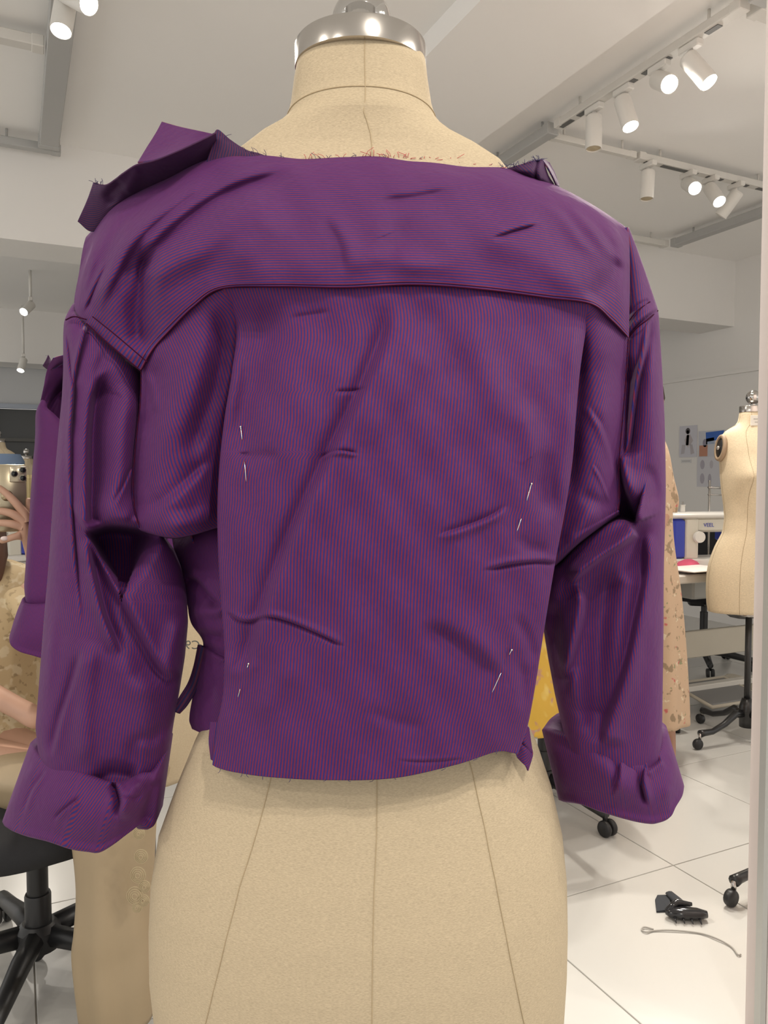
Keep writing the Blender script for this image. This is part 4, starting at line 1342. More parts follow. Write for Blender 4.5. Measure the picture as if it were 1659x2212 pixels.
# stays upright and reversed, as the mirror shows it
R = Matrix.Translation(Vector(P)) @ Matrix.Rotation(-PSI, 4, 'Z') @ Matrix.Rotation(math.pi / 2, 4, 'X') @ Matrix.Scale(-1, 4, (1, 0, 0))
tx.matrix_parent_inverse = Matrix.Identity(4)
S = Matrix.Translation(L) @ Matrix.Scale(-1, 4, (0, 1, 0))
tx.matrix_local = S.inverted() @ R

# ------------------------------------------------------------------ other dress forms
fb = on_z(1612, 1602, 0.0)
rf = small_form('bare cream dress form on a black caster stand at the right', fb, -.38, 1.50, legs=math.atan2(*(-RT * .93 - HF * .36)[1::-1]) + .38)
zc = 1.50
lb = MB(); lb.bbox((0, -.056, zc - .045), (.085, .004, .045), .001)
nl = lb.build('size_label', mat('label_white', (.80, .76, .68), .7), rf, False)
for k, w in enumerate((.06, .048)):
    MB().box((0, -.0585, zc - .038 - .014 * k), (w, .001, .004)).build('print_line', mat('label_print', (.45, .42, .38), .8), nl, False)
fa = at(-4, 1033, 6.3)
small_form('far cream dress form with a blue wrap, at the left edge', fa, -.2, 1.50, plate=False, legs=True)
gb = MB(); rg = []
for z, a, b in ((1.40, .17, .11), (1.34, .20, .15), (1.15, .20, .16), (1.0, .18, .14), (.85, .2, .15), (.7, .22, .17)):
    rg.append([(fa[0] + a * math.cos(t), fa[1] + b * math.sin(t), z) for t in np.linspace(0, 2 * math.pi, 40, endpoint=False)])
tag(gb.loft(rg, cap=False).build('wrap_top', mat('blue_cloth', (.24, .34, .52), .8, bump=.2, bscale=60)), 'blue grey wrap top on the far form at the left', 'top')
fc = at(58, 1033, 7.6)
small_form('smaller far cream dress form in pleated yellow, behind the phone', fc, 0.2, 1.40, plate=False, legs=True)
gb = MB(); rg = []
for z, a, b in ((1.235, .155, .11), (1.20, .17, .13), (1.1, .165, .15), (.95, .15, .12), (.8, .19, .15), (.5, .23, .18)):
    rg.append([(fc[0] + (a + .006 * (k % 2)) * math.cos(t), fc[1] + (b + .006 * (k % 2)) * math.sin(t), z) for k, t in enumerate(np.linspace(0, 2 * math.pi, 64, endpoint=False))])
tag(gb.loft(rg, cap=False).build('pleated_dress', mat('yellow_cloth', (.78, .62, .33), .8), smooth=False), 'pleated straw yellow dress on the smaller far form', 'dress')


# ------------------------------------------------------------------ chairs
def office_chair(label, loc, rotz, seat_z=.46, back=True, arms=False, seat_r=.235, name='office_chair', group=None, leg_rot=.35):
    e = thing(name, label, 'chair', (loc[0], loc[1], 0), rotz, group)
    rg = []
    for z, k in ((-.035, .80), (-.03, .95), (-.005, 1.0), (.02, .98), (.034, .85), (.038, .4)):
        rg.append([(seat_r * k * math.copysign(abs(math.cos(t)) ** .7, math.cos(t)), seat_r * k * math.copysign(abs(math.sin(t)) ** .7, math.sin(t)), seat_z + z) for t in np.linspace(0, 2 * math.pi, 48, endpoint=False)])
    MB().loft(rg).build('seat', M_BLACKF, e)
    MB().bbox((0, 0, seat_z - .055), (.2, .16, .04), .01).build('seat_plate', M_BLACK, e, False)
    MB().lathe([(.0, .09), (.030, .09), (.030, .2), (.028, .205), (.024, .205), (.024, seat_z - .12), (.018, seat_z - .12), (.018, seat_z - .04), (0, seat_z - .04)], (0, 0, 0), 20).build('column', M_BLACK, e, angle=40)
    MB().lathe([(0, .075), (.05, .075), (.05, .12), (.036, .135), (0, .135)], (0, 0, 0), 24).build('hub', M_BLACK, e, angle=40)
    for k in range(5):
        a = 2 * math.pi * k / 5 + leg_rot
        dx, dy = math.cos(a), math.sin(a)
        lg = MB().tube([(dx * q, dy * q, z) for q, z in ((.03, .105), (.12, .10), (.22, .082), (.295, .072))], [.026, .024, .020, .018], 10).build('leg', M_BLACK, e)
        cx, cy = dx * .29, dy * .29
        MB().tube([(cx, cy, .08), (cx, cy, .04)], .009, 8).build('caster_stem', M_BLACK, lg)
        for sgn in (-1, 1):
            ax = np.array((-dy, dx, 0))
            MB().lathe([(0, -.009), (.024, -.009), (.0275, -.004), (.0275, .004), (.024, .009), (0, .009)], np.array((cx, cy, .0276)) + ax * sgn * .014 + np.array((dx, dy, 0)) * .010, 20, ax).build('wheel', M_BLACK, lg)
    if back:
        MB().tube([(0, .12, seat_z - .05), (0, .25, seat_z - .04), (0, .30, seat_z + .08), (0, .29, seat_z + .3)], .016, 10).build('back_support', M_BLACK, e)
        rg = []
        for z, w in ((.16, .14), (.17, .18), (.25, .21), (.40, .21), (.50, .18), (.515, .13)):
            rg.append([(w * math.copysign(abs(math.cos(t)) ** .6, math.cos(t)), .268 + .03 * math.sin(t) * (.6 if w < .16 else 1), seat_z + z) for t in np.linspace(0, 2 * math.pi, 40, endpoint=False)])
        MB().loft(rg).build('backrest', M_BLACKF, e)
    if arms:
        for sgn in (-1, 1):
            q = arms
            ar = MB().tube([(sgn * .13, 0, seat_z - .05), (sgn * (q - .015), 0, seat_z - .03), (sgn * q, .02, seat_z + .05), (sgn * q, .02, seat_z + .13)], .014, 10).build('arm', M_BLACK, e)
            MB().bbox((sgn * q, -.02, seat_z + .145), (.065, .20, .05), .02).build('armrest', M_BLACK, ar)
    return e


office_chair('black swivel stool under the seated person in beige', (0.03, 1.99), .25, seat_z=.40, back=False)
_w = on_z(1312, 1806, 0.0); _c = on_z(1150, 1725, 0.0)
_d = (_w - _c) / np.linalg.norm(_w - _c)
cy_ = _w - _d * .30
_ax = RT * .09 - HF * .27
_rz = math.atan2(_ax[1], _ax[0])
office_chair('black office chair with armrests under the person in yellow', cy_, _rz, seat_z=.45, arms=.36, leg_rot=math.atan2(_d[1], _d[0]) - _rz)
cf = at(1522, 1250, 4.9)
office_chair('far black office chair behind the sewing table', (cf[0], cf[1]), 2.4, seat_z=.47)
st = thing('rolling_stand', 'black rolling stand, only one caster foot showing past the mirror edge', 'stand', (2.11, 1.52, 0), 0)
stand(st, 1.0, 2, .31, math.pi + .12)


# ------------------------------------------------------------------ people
def skin_body(verts, edges, radii, root, m, name='body', levels=2, parent=None):
    me = bpy.data.meshes.new(name)
    me.from_pydata([tuple(map(float, v)) for v in verts], edges, [])
    me.materials.append(m)
    o = bpy.data.objects.new(name, me); COL.objects.link(o)
    o.parent = parent
    md = o.modifiers.new('skin', 'SKIN'); md.use_smooth_shade = True; md.branch_smoothing = .6
    sv = me.skin_vertices[0].data
    for i, r in enumerate(radii):
        sv[i].radius = (r, r) if np.isscalar(r) else r
        sv[i].use_root = (i == root)
    sb = o.modifiers.new('smooth', 'SUBSURF'); sb.levels = levels; sb.render_levels = levels
    return o


def build_person(J, label, loc, extra=None, hair=True, facing=(0, -1)):
    """J: joint positions in world metres"""
    e = thing('person', label, 'person', tuple(loc))
    L = np.array(loc, float)
    names = ['pelvis', 'spine', 'chest', 'neck', 'chin', 'head', 'crown', 'sl', 'el', 'wl', 'hl', 'sr', 'er', 'wr', 'hr', 'pl', 'kl', 'al', 'tl', 'pr', 'kr', 'ar', 'tr']
    rad = dict(pelvis=.125, spine=.105, chest=.12, neck=.045, chin=.055, head=.082, crown=.06, sl=.052, el=.038, wl=.026, hl=.03, sr=.052, er=.038, wr=.026, hr=.03,
               pl=.085, kl=.055, al=.034, tl=.03, pr=.085, kr=.055, ar=.034, tr=.03)
    V = [np.array(J[n], float) - L for n in names]
    idx = {n: i for i, n in enumerate(names)}
    ed = [('pelvis', 'spine'), ('spine', 'chest'), ('chest', 'neck'), ('neck', 'chin'), ('chin', 'head'), ('head', 'crown'), ('chest', 'sl'), ('sl', 'el'), ('el', 'wl'), ('wl', 'hl'),
          ('chest', 'sr'), ('sr', 'er'), ('er', 'wr'), ('wr', 'hr'), ('pelvis', 'pl'), ('pl', 'kl'), ('kl', 'al'), ('al', 'tl'), ('pelvis', 'pr'), ('pr', 'kr'), ('kr', 'ar'), ('ar', 'tr')]
    E_ = [(idx[a], idx[b]) for a, b in ed]
    R_ = [rad[n] for n in names]
    if extra:
        for chain_from, pts, rr in extra:
            prev = idx[chain_from]
            for p, r in zip(pts, rr):
                V.append(np.array(p, float) - L); R_.append(r); E_.append((prev, len(V) - 1)); prev = len(V) - 1
    b = skin_body(V, E_, R_, 0, M_SKIN, parent=e)
    hd = np.array(J['head']) - L; f = np.array((facing[0], facing[1], 0.0)); f /= np.linalg.norm(f); s = np.array((-f[1], f[0], 0))
    for sgn in (-1, 1):
        ey = MB().ball(hd + f * .078 + s * sgn * .03 + np.array((0, 0, .0)), .011, 12, 8).build('eye', mat('eye_white', (.7, .68, .64), .3), e)
        MB().ball(hd + f * .087 + s * sgn * .03, .005, 10, 6).build('iris', M_HAIR, ey)
        MB().ball(hd + s * sgn * .086 + np.array((0, 0, -.005)), (.014, .016, .028), 12, 8).build('ear', M_SKIN, e)
    MB().loft([[hd + f * (.078 + q) + s * w * math.cos(t) + np.array((0, 0, z + h * math.sin(t))) for t in np.linspace(0, 2 * math.pi, 10, endpoint=False)] for q, w, z, h in ((0, .016, -.02, .026), (.018, .012, -.026, .016), (.026, .006, -.030, .006))]).build('nose', M_SKIN, e)
    MB().ball(hd + f * .082 + np.array((0, 0, -.058)), (.024, .014, .009), 14, 8).build('mouth', mat('lips', (.42, .16, .14), .5), e)
    if hair:
        hb = MB(); rg = []
        for th, rr in ((0.02, 1.0), (.35, 1.0), (.8, 1.02), (1.2, 1.05), (1.6, 1.06), (2.0, 1.02), (2.4, .95)):
            ring = []
            for t in np.linspace(0, 2 * math.pi, 32, endpoint=False):
                dirv = s * math.cos(t) * math.sin(th) * .098 + f * math.sin(t) * math.sin(th) * .108 + np.array((0, 0, math.cos(th) * .115))
                if math.sin(t) > .25 and th > .9:
                    dirv = dirv * .72
                ring.append(hd + np.array((0, 0, .01)) - f * .012 + dirv * rr)
            rg.append(ring)
        hb.loft(rg).build('hair', M_HAIR, e)
    return e


def garment(e, levels, m, name='dress', n=64, ripple=.0, rn=9, cap=True, thick=.002):
    """levels: (centre xyz, half width vector, half depth vector) ; world coordinates"""
    L = np.array(e.location)
    rg = []
    for i, (c, wv, dv) in enumerate(levels):
        c = np.array(c, float) - L; wv = np.array(wv, float); dv = np.array(dv, float)
        k = ripple * i / max(1, len(levels) - 1)
        rg.append([c + wv * math.cos(t) * (1 + k * math.sin(rn * t)) + dv * math.sin(t) * (1 + k * math.sin(rn * t + .6)) for t in np.linspace(0, 2 * math.pi, n, endpoint=False)])
    # smooth along the length
    A = np.array(rg); q = np.linspace(0, len(A) - 1, (len(A) - 1) * 6 + 1)
    B = np.stack([cr(np.c_[np.arange(len(A)) * 1.0, np.zeros(len(A)), A[:, j]], len(q))[:, 2:] for j in range(n)], 1)
    return MB().loft([list(r) for r in B], cap=cap).build(name, m, e)


def ctr(px, py, k):
    return at(px, py, k)


# --- the seated photographer (double in the mirror): beige lace dress, phone in hand
M_LACE = floral_mat('beige_lace', (.50, .38, .22), [((.60, .50, .33), .52, 1.0), ((.36, .27, .15), .60, 2.3)], 24)
M_SILK = mat('beige_silk', (.37, .28, .17), .55, noise=.15, nscale=9, bump=.25, bscale=14)
JP = dict(pelvis=ctr(-60, 1600, 2.08), spine=ctr(-58, 1440, 2.12), chest=ctr(-55, 1300, 2.12), neck=ctr(-52, 1195, 2.10), chin=ctr(-52, 1150, 2.06), head=ctr(-54, 1095, 2.06), crown=ctr(-54, 1030, 2.08),
          sl=ctr(-175, 1255, 2.12), el=ctr(-150, 1430, 2.02), wl=ctr(40, 1530, 1.86), hl=ctr(95, 1560, 1.80),
          sr=ctr(42, 1262, 2.10), er=ctr(128, 1390, 1.98), wr=ctr(78, 1198, 1.86), hr=ctr(64, 1150, 1.805),
          pl=ctr(-130, 1640, 2.05), kl=ctr(215, 1690, 1.74), al=ctr(228, 2080, 1.72), tl=ctr(232, 2150, 1.66),
          pr=ctr(10, 1640, 2.05), kr=ctr(262, 1675, 1.68), ar=ctr(268, 2115, 1.68), tr=ctr(272, 2196, 1.62))
KH = 1.784
fingers = [('hr', [ctr(55, 1112, KH + .01), ctr(34, 1086, KH), ctr(14, 1066, KH + .002), ctr(-6, 1050, KH + .006)], [.012, .0098, .0088, .007]),
           ('hr', [ctr(50, 1124, KH + .006), ctr(26, 1109, KH - .004), ctr(4, 1104, KH), ctr(-16, 1104, KH + .006)], [.0125, .0100, .0092, .0075]),
           ('hr', [ctr(48, 1138, KH + .006), ctr(24, 1131, KH - .004), ctr(2, 1129, KH), ctr(-16, 1131, KH + .006)], [.012, .0096, .0088, .007]),
           ('hr', [ctr(46, 1156, KH + .008), ctr(28, 1160, KH), ctr(12, 1166, KH + .002), ctr(0, 1170, KH + .004)], [.0105, .0085, .0078, .006]),
           ('hr', [ctr(72, 1130, KH + .03), ctr(66, 1098, KH + .04), ctr(60, 1075, KH + .04)], [.012, .0105, .008])]
ph = build_person(JP, 'seated person in a beige lace dress holding up a phone at the left edge', (*ctr(-60, 1600, 2.08)[:2], 0), extra=fingers, facing=(.1, -1))
W = RT; DPT = HF
garment(ph, [(ctr(-55, 1212, 2.11), W * .10, DPT * .07), (ctr(-55, 1232, 2.11), W * .165, DPT * .09), (ctr(-55, 1275, 2.11), W * .20, DPT * .115), (ctr(-55, 1340, 2.11), W * .195, DPT * .135), (ctr(-55, 1440, 2.12), W * .175, DPT * .13),
             (ctr(-55, 1520, 2.11), W * .185, DPT * .14), (ctr(-55, 1600, 2.08), W * .21, DPT * .17), (ctr(-50, 1680, 2.05), W * .22, DPT * .18)], M_LACE, 'bodice')
# sleeve of the raised arm
_d = JP['er'] - JP['sr']
garment(ph, [(JP['sr'] + _d * f, W * r, DPT * r) for f, r in ((-.12, .055), (.1, .068), (.5, .064), (.85, .068))], M_LACE, 'dress_sleeve', n=28)
Z3 = np.array((0, 0, 1.0))
garment(ph, [(ctr(-40, 1660, 2.04), W * .17, Z3 * .085), (ctr(60, 1680, 1.92), W * .15 + DPT * .05, Z3 * .085), (ctr(160, 1690, 1.80), W * .13 + DPT * .06, Z3 * .085), (ctr(232, 1692, 1.70), W * .12 + DPT * .06, Z3 * .082)], M_SILK, 'lap_cloth', n=48, ripple=.03)
garment(ph, [(ctr(240, 1640, 1.70), W * .105, DPT * .09), (ctr(243, 1720, 1.70), W * .100, DPT * .095), (ctr(246, 1800, 1.69), W * .088, DPT * .085), (ctr(250, 1900, 1.68), W * .080, DPT * .085), (ctr(252, 1985, 1.67), W * .085, DPT * .09),
             (ctr(254, 2035, 1.67), W * .092, DPT * .092), (ctr(258, 2110, 1.66), W * .088, DPT * .09), (ctr(262, 2176, 1.66), W * .083, DPT * .088)], M_SILK, 'skirt', n=80, ripple=.06, rn=7)
# lace roses on the skirt and the hem panel
lr = MB()
Lp = np.array(ph.location)
for px, py, r in ((305, 1850, 14), (298, 1890, 16), (312, 1915, 12), (292, 1935, 18), (310, 1945, 12), (300, 1800, 12), (296, 1960, 10)):
    c = at(px, py, 1.582) - Lp
    for k in range(4):
        rr = r / F * 1.58 * (1 - k * .23)
        lr.tube([c + RT * rr * math.cos(t) + Z3 * rr * math.sin(t) * 1.1 - HF * .001 * k for t in np.linspace(0, 2 * math.pi, 18, endpoint=False)], (.0013), 6, closed=True)
lr.build('lace_rose', mat('lace_cream', (.42, .335, .205), .85), ph)
_n0 = ctr(10, 1163, KH - .006) - Lp
MB().ball(_n0, (.009, .005, .0055), 12, 8).build('fingernail', M_NAIL, ph)
hl_ = MB().tube([JP['neck'] + RT * .06 + Z3 * .1 - Lp, JP['neck'] + RT * .088 + Z3 * .0 - HF * .05 - Lp, JP['neck'] + RT * .086 - Z3 * .06 - HF * .07 - Lp, JP['neck'] + RT * .075 - Z3 * .12 - HF * .08 - Lp], [.02, .022, .018, .006], 12)
hl_.build('hair_lock', mat('brown_hair', (.12, .06, .04), .5, bump=.4, bscale=150), ph)
# phone, its back towards the mirror
pe = at(19, 1076, 1.803)
phone = thing('phone', 'gold backed phone with three lenses held in front of the face', 'phone', tuple(pe))
MB().bbox((0, 0, 0), (.076, .008, .158), .004).build('phone_body', mat('gold_back', (.42, .36, .25), .28, .6), phone)
cbx, cbz = .0205, .060
MB().bbox((cbx, -.005, cbz - .004), (.036, .0035, .037), .0015).build('camera_bump', mat('gold_bump', (.50, .44, .33), .25, .5), phone)
for dx, dz in ((.010, .010), (.010, -.009), (-.008, .001)):
    ln = MB().lathe([(0, 0), (.0078, 0), (.0078, .0022), (.0066, .0026), (0, .0026)], (cbx + dx, -.0064, cbz - .004 + dz), 24, (0, -1, 0)).build('lens_ring', mat('lens_rim', (.30, .27, .22), .2, .8), phone)
    MB().lathe([(0, 0), (.0062, 0), (.0062, .0005), (0, .0005)], (cbx + dx, -.0089, cbz - .004 + dz), 24, (0, -1, 0)).build('lens_glass', mat('lens_black', (.01, .012, .012), .1), ln)
MB().lathe([(0, 0), (.013, 0), (.013, .0008), (0, .0008)], (-.004, -.0041, .006), 28, (0, -1, 0)).build('emblem', mat('gold_emblem', (.46, .37, .23), .25, .7), phone)

# --- standing person in a floral dress behind the right sleeve
KF = 3.25
M_FLORAL = floral_mat('floral_print', (.60, .43, .29), [((.33, .24, .15), .585, 1.0), ((.55, .14, .13), .66, .8), ((.72, .62, .45), .64, 1.3), ((.28, .29, .16), .67, 1.6)], 26)


def fl(px, z, k=KF):
    p = at(px, 1033, k); return np.array((p[0], p[1], z))


JF = dict(pelvis=fl(1380, .90), spine=fl(1380, 1.08), chest=fl(1380, 1.25), neck=fl(1380, 1.41), chin=fl(1380, 1.47), head=fl(1380, 1.53), crown=fl(1380, 1.61),
          sl=fl(1300, 1.35), el=fl(1275, 1.10), wl=fl(1300, .92, KF - .12), hl=fl(1320, .88, KF - .16), sr=fl(1414, 1.345), er=fl(1436, 1.07, KF + .02), wr=fl(1420, .98, KF - .2), hr=fl(1405, 1.0, KF - .26),
          pl=fl(1345, .86), kl=fl(1345, .48), al=fl(1345, .09), tl=fl(1340, .03, KF - .12), pr=fl(1415, .86), kr=fl(1430, .48), ar=fl(1452, .09), tr=fl(1455, .03, KF - .12))
pf_ = build_person(JF, 'standing person in a beige floral dress behind the right sleeve', (*fl(1380, 0)[:2], 0), facing=(-.5, -1))
garment(pf_, [(fl(1380, 1.40), W * .07, DPT * .06), (fl(1378, 1.37), W * .10, DPT * .085), (fl(1378, 1.28), W * .13, DPT * .11), (fl(1382, 1.15), W * .135, DPT * .11), (fl(1386, 1.02), W * .128, DPT * .11), (fl(1390, .90), W * .128, DPT * .13),
              (fl(1398, .72), W * .140, DPT * .14), (fl(1402, .5), W * .155, DPT * .15), (fl(1406, .28), W * .162, DPT * .16), (fl(1408, .17), W * .163, DPT * .16)], M_FLORAL, 'dress', ripple=.05, cap=True)
_d = JF['er'] - JF['sr']
garment(pf_, [(JF['sr'] + _d * f, W * r, DPT * r) for f, r in ((-.20, .012), (-.08, .038), (.15, .052), (.5, .056), (.85, .064), (1.05, .05))], M_FLORAL, 'dress_sleeve', n=28)

# --- seated person in yellow behind the shirt
KY = 2.42


def yl(px, py, k=KY):
    return at(px, py, k)


M_YELLOW = floral_mat('yellow_print', (.55, .34, .045), [((.42, .22, .16), .60, 1.0), ((.30, .33, .30), .68, 1.4), ((.62, .45, .12), .55, .5)], 20)
JY = dict(pelvis=yl(1100, 1480, 2.5), spine=yl(1095, 1360, 2.52), chest=yl(1080, 1240, 2.52), neck=yl(1060, 1130, 2.5), chin=yl(1045, 1085, 2.5), head=yl(1040, 1040, 2.5), crown=yl(1045, 980, 2.5),
          sl=yl(1072, 1195, 2.70), el=yl(1060, 1350, 2.74), wl=yl(930, 1430, 2.60), hl=yl(895, 1440, 2.58), sr=yl(1072, 1195, 2.36), er=yl(1058, 1350, 2.32), wr=yl(925, 1440, 2.40), hr=yl(890, 1450, 2.42),
          pl=yl(1085, 1500, 2.58), kl=yl(850, 1515, 2.54), al=yl(855, 1790, 2.54), tl=yl(790, 1830, 2.52), pr=yl(1085, 1500, 2.40), kr=yl(840, 1525, 2.36), ar=yl(845, 1830, 2.36), tr=yl(780, 1872, 2.34))
py_ = build_person(JY, 'seated person in a yellow floral dress between shirt and right sleeve', (*yl(1090, 1480, 2.5)[:2], 0), facing=(-RT[0], -RT[1]))
garment(py_, [(yl(1064, 1165, 2.50), W * .07, DPT * .08), (yl(1070, 1190, 2.51), W * .095, DPT * .145), (yl(1078, 1250, 2.52), W * .125, DPT * .16), (yl(1098, 1350, 2.51), W * .150, DPT * .15), (yl(1105, 1430, 2.50), W * .165, DPT * .17), (yl(1108, 1500, 2.48), W * .175, DPT * .19), (yl(1110, 1552, 2.46), W * .175, DPT * .19)], M_YELLOW, 'dress', ripple=.03)
garment(py_, [(yl(1080, 1500, 2.48), DPT * .19, Z3 * .09), (yl(950, 1512, 2.46), DPT * .18, Z3 * .09), (yl(840, 1522, 2.45), DPT * .16, Z3 * .085)], M_YELLOW, 'lap_cloth', ripple=.02)

# ------------------------------------------------------------------ sewing station at the right
M_BEIGE = mat('beige_enamel', (.50, .46, .38), .45)
M_WHITEP = mat('white_plastic', (.78, .76, .72), .35)
M_BLUEP = mat('blue_plastic', (.035, .055, .42), .4)


def sewing_machine(label, loc, rotz, z, group=None, s=1.0):
    e = thing('sewing_machine', label, 'sewing machine', (loc[0], loc[1], z), rotz, group)
    e.scale = (s, s, s)
    MB().bbox((0.0, 0, .0225), (.44, .18, .045), .008).build('bed', M_WHITEP, e, angle=40)
    MB().bbox((-.185, 0, .145), (.075, .17, .205), .014).build('end_cover', M_BLUEP, e, angle=40)
    MB().bbox((-.115, 0, .145), (.075, .165, .21), .008).build('pillar', mat('cream_plastic', (.66, .63, .55), .4), e, angle=40)
    MB().bbox((.02, 0, .215), (.26, .15, .075), .012).build('arm_panel', MATS['cream_plastic'], e, angle=40)
    MB().bbox((.0, 0, .262), (.455, .175, .028), .010).build('top_cover', M_WHITEP, e, angle=40)
    MB().bbox((.165, 0, .185), (.10, .16, .13), .012).build('head_cover', M_BLUEP, e, angle=40)
    MB().lathe([(0, 0), (.028, 0), (.03, .006), (.028, .022), (0, .022)], (-.085, -.083, .155), 24, (0, -1, 0)).build('dial', M_WHITEP, e, angle=40)
    MB().lathe([(0, 0), (.04, 0), (.044, .006), (.04, .02), (0, .02)], (-.223, 0, .16), 28, (-1, 0, 0)).build('hand_wheel', M_WHITEP, e, angle=40)
    MB().tube([(.165, -.03, .12), (.165, -.03, .05)], .005, 8).build('needle_bar', M_CHROME, e)
    MB().bbox((.165, -.03, .052), (.03, .02, .006), .002).build('presser_foot', M_CHROME, e, False)
    MB().tube([(-.10, .03, .276), (-.10, .03, .33)], .004, 8).build('spool_pin', M_CHROME, e)
    MB().lathe([(0, 0), (.016, 0), (.012, .004), (.012, .034), (.016, .038), (0, .038)], (-.10, .03, .276), 16).build('thread_spool', M_WHITEP, e)
    t = flat_text('VEEL', .028, MATS['blue_plastic'], 'lettering')
    t.parent = e; t.location = (-.02, -.0765, .205); t.rotation_euler = (math.pi / 2, 0, 0)
    return e


def sewing_table(label, loc, rotz, group=None, w=1.0, d=.52, h=.75, m=None):
    e = thing('sewing_table', label, 'table', (loc[0], loc[1], 0), rotz, group)
    MB().bbox((0, 0, h - .02), (w, d, .04), .006).build('tabletop', m or mat('table_white', (.66, .63, .58), .4), e, False)
    MB().bbox((.05, .02, h - .10), (w * .55, d * .5, .10), .01).build('oil_pan', mat('pan_grey', (.34, .34, .32), .5), e, False)
    for sx in (-1, 1):
        lg = MB().bbox((sx * (w / 2 - .07), .0, (h - .04) / 2 + .04), (.06, .09, h - .12), .008).build('leg', M_BEIGE, e, False)
        MB().bbox((sx * (w / 2 - .07), 0, .055), (.07, d, .05), .01).build('foot_bar', M_BEIGE, lg, False)
        for sy in (-1, 1):
            MB().lathe([(0, 0), (.018, 0), (.018, .02), (.012, .032), (0, .032)], (sx * (w / 2 - .07), sy * (d / 2 - .04), 0), 14).build('foot', M_BLACK, lg)
    MB().bbox((0, .03, .34), (w - .2, .025, .14), .004).build('stretcher_board', M_BEIGE, e, False)
    MB().bbox((0, .0, .12), (w - .2, .05, .03), .004).build('cross_bar', mat('white_enamel', (.62, .60, .55), .4), e, False)
    pd = MB().bbox((.02, -.05, .10), (.36, .26, .014), .012, Matrix.Rotation(.14, 3, 'X')).build('pedal', mat('pedal_grey', (.20, .20, .20), .6), e, False)
    MB().tube([(.2, -.18, .075), (.2, .08, .125), (-.16, .08, .125), (-.16, -.18, .075)], .010, 8, closed=True).build('pedal_frame', M_BEIGE, pd)
    MB().tube([(-.16, .05, .12), (-.17, .05, .4), (-.17, .05, h - .12)], .004, 6).build('pedal_rod', M_STEEL, e)
    MB().bbox((w / 2 - .20, .05, h - .22), (.16, .14, .16), .02).build('motor', mat('motor_grey', (.12, .12, .12), .5), e, False)
    return e


tc_ = on_z(1560, 1232, .75)
tt_ = np.array((tc_[0] + .12, tc_[1] + .18))
sewing_table('white sewing table with pedal behind the bare dress form', tt_, -.03, w=1.0)
sewing_machine('blue and white sewing machine on the table behind the bare form', tt_ + np.array((-.03, .02)), -.25, .75)
pc = MB(); rg = []
for z, k in ((0, 1.0), (.012, .95), (.03, .7), (.042, .3)):
    rg.append([(.075 * k * math.cos(t) * (1 + .1 * math.sin(3 * t)), .05 * k * math.sin(t), z) for t in np.linspace(0, 2 * math.pi, 28, endpoint=False)])
pcp = on_z(1480, 1224, .752)
pk_ = tag(pc.loft(rg).build('cloth_heap', mat('pink_cloth', (.75, .12, .22), .8)), 'bright pink cloth scrap beside the blue end of the machine', 'cloth')
pk_.location = (pcp[0] - .02, pcp[1] - .04, pcp[2])
for k in range(3):
    cs = tag(MB().bbox((0, 0, .004), (.30 - .02 * k, .2, .006), .002).build('folded_cloth', mat('striped_white_pink_%d' % k, ((.80, .72, .68), (.72, .50, .46), (.80, .76, .72))[k], .8), None, False),
             ('pale folded cloth, lowest on the sewing table front', 'dusty pink folded cloth between two pale ones', 'topmost pale folded cloth on the sewing table front')[k], 'cloth', 'folded cloths on the sewing table')
    p = on_z(1505 + 2 * k, 1232, .751 + .0075 * k); cs.location = (p[0] + .02, p[1] + .03, .751 + .0075 * k); cs.rotation_euler = (0, 0, -.1 + .06 * k)
# wire thread stand beside the machine
ts = on_z(1528, 1160, .75)
tsp = at(1532, 1100, 4.3)
th_ = thing('thread_stand', 'thin grey thread stand rising behind the sewing machine', 'thread stand', (tsp[0], tsp[1], .75))
MB().lathe([(0, 0), (.05, 0), (.05, .01), (0, .01)], (0, 0, 0), 20).build('foot_plate', M_STEEL, th_)
MB().tube([(0, 0, .005), (0, 0, .44)], .006, 8).build('rod', M_STEEL, th_)
MB().tube([(-.01, 0, .40), (.16, 0, .395)], .006, 8).build('guide_arm', M_STEEL, th_)
MB().tube([(-.01, 0, .36), (.16, 0, .355)], .004, 8).build('guide_arm', M_STEEL, th_)


# posters on the side wall
def poster(px0, py0, px1, py1, label, paint):
    a = on_x(px0, py0, S_R); b = on_x(px1, py1, S_R)
    c = (a + b) / 2; w = abs(a[1] - b[1]); h = abs(a[2] - b[2])
    e = thing('poster', label, 'poster', (S_R - .004, c[1], c[2]), 0, 'posters pinned on the side wall')
    MB().box((0, 0, 0), (.002, w, h)).build('sheet', mat('paper_' + label[:8], paint[0], .8), e, False)
    for i, (pts, col) in enumerate(paint[1]):
        # pts: fractions across (as seen, left to right) and down
        vs = [(-.0016, w / 2 - q[0] * w, h / 2 - q[1] * h) for q in pts]
        vs2 = [(-.0012, v[1], v[2]) for v in vs]
        n = len(vs)
        mb = MB(); mb.add(vs + vs2, [tuple(range(n))[::-1], tuple(range(n, 2 * n))] + [(k, (k + 1) % n, n + (k + 1) % n, n + k) for k in range(n)])
        mb.build('printed_shape', mat('ink_%s_%d' % (label[:8], i), col, .8), e, False)
    return e


def oval(cx, cy, rx, ry, n=14):
    return [(cx + rx * math.cos(t), cy + ry * math.sin(t)) for t in np.linspace(0, 2 * math.pi, n, endpoint=False)]


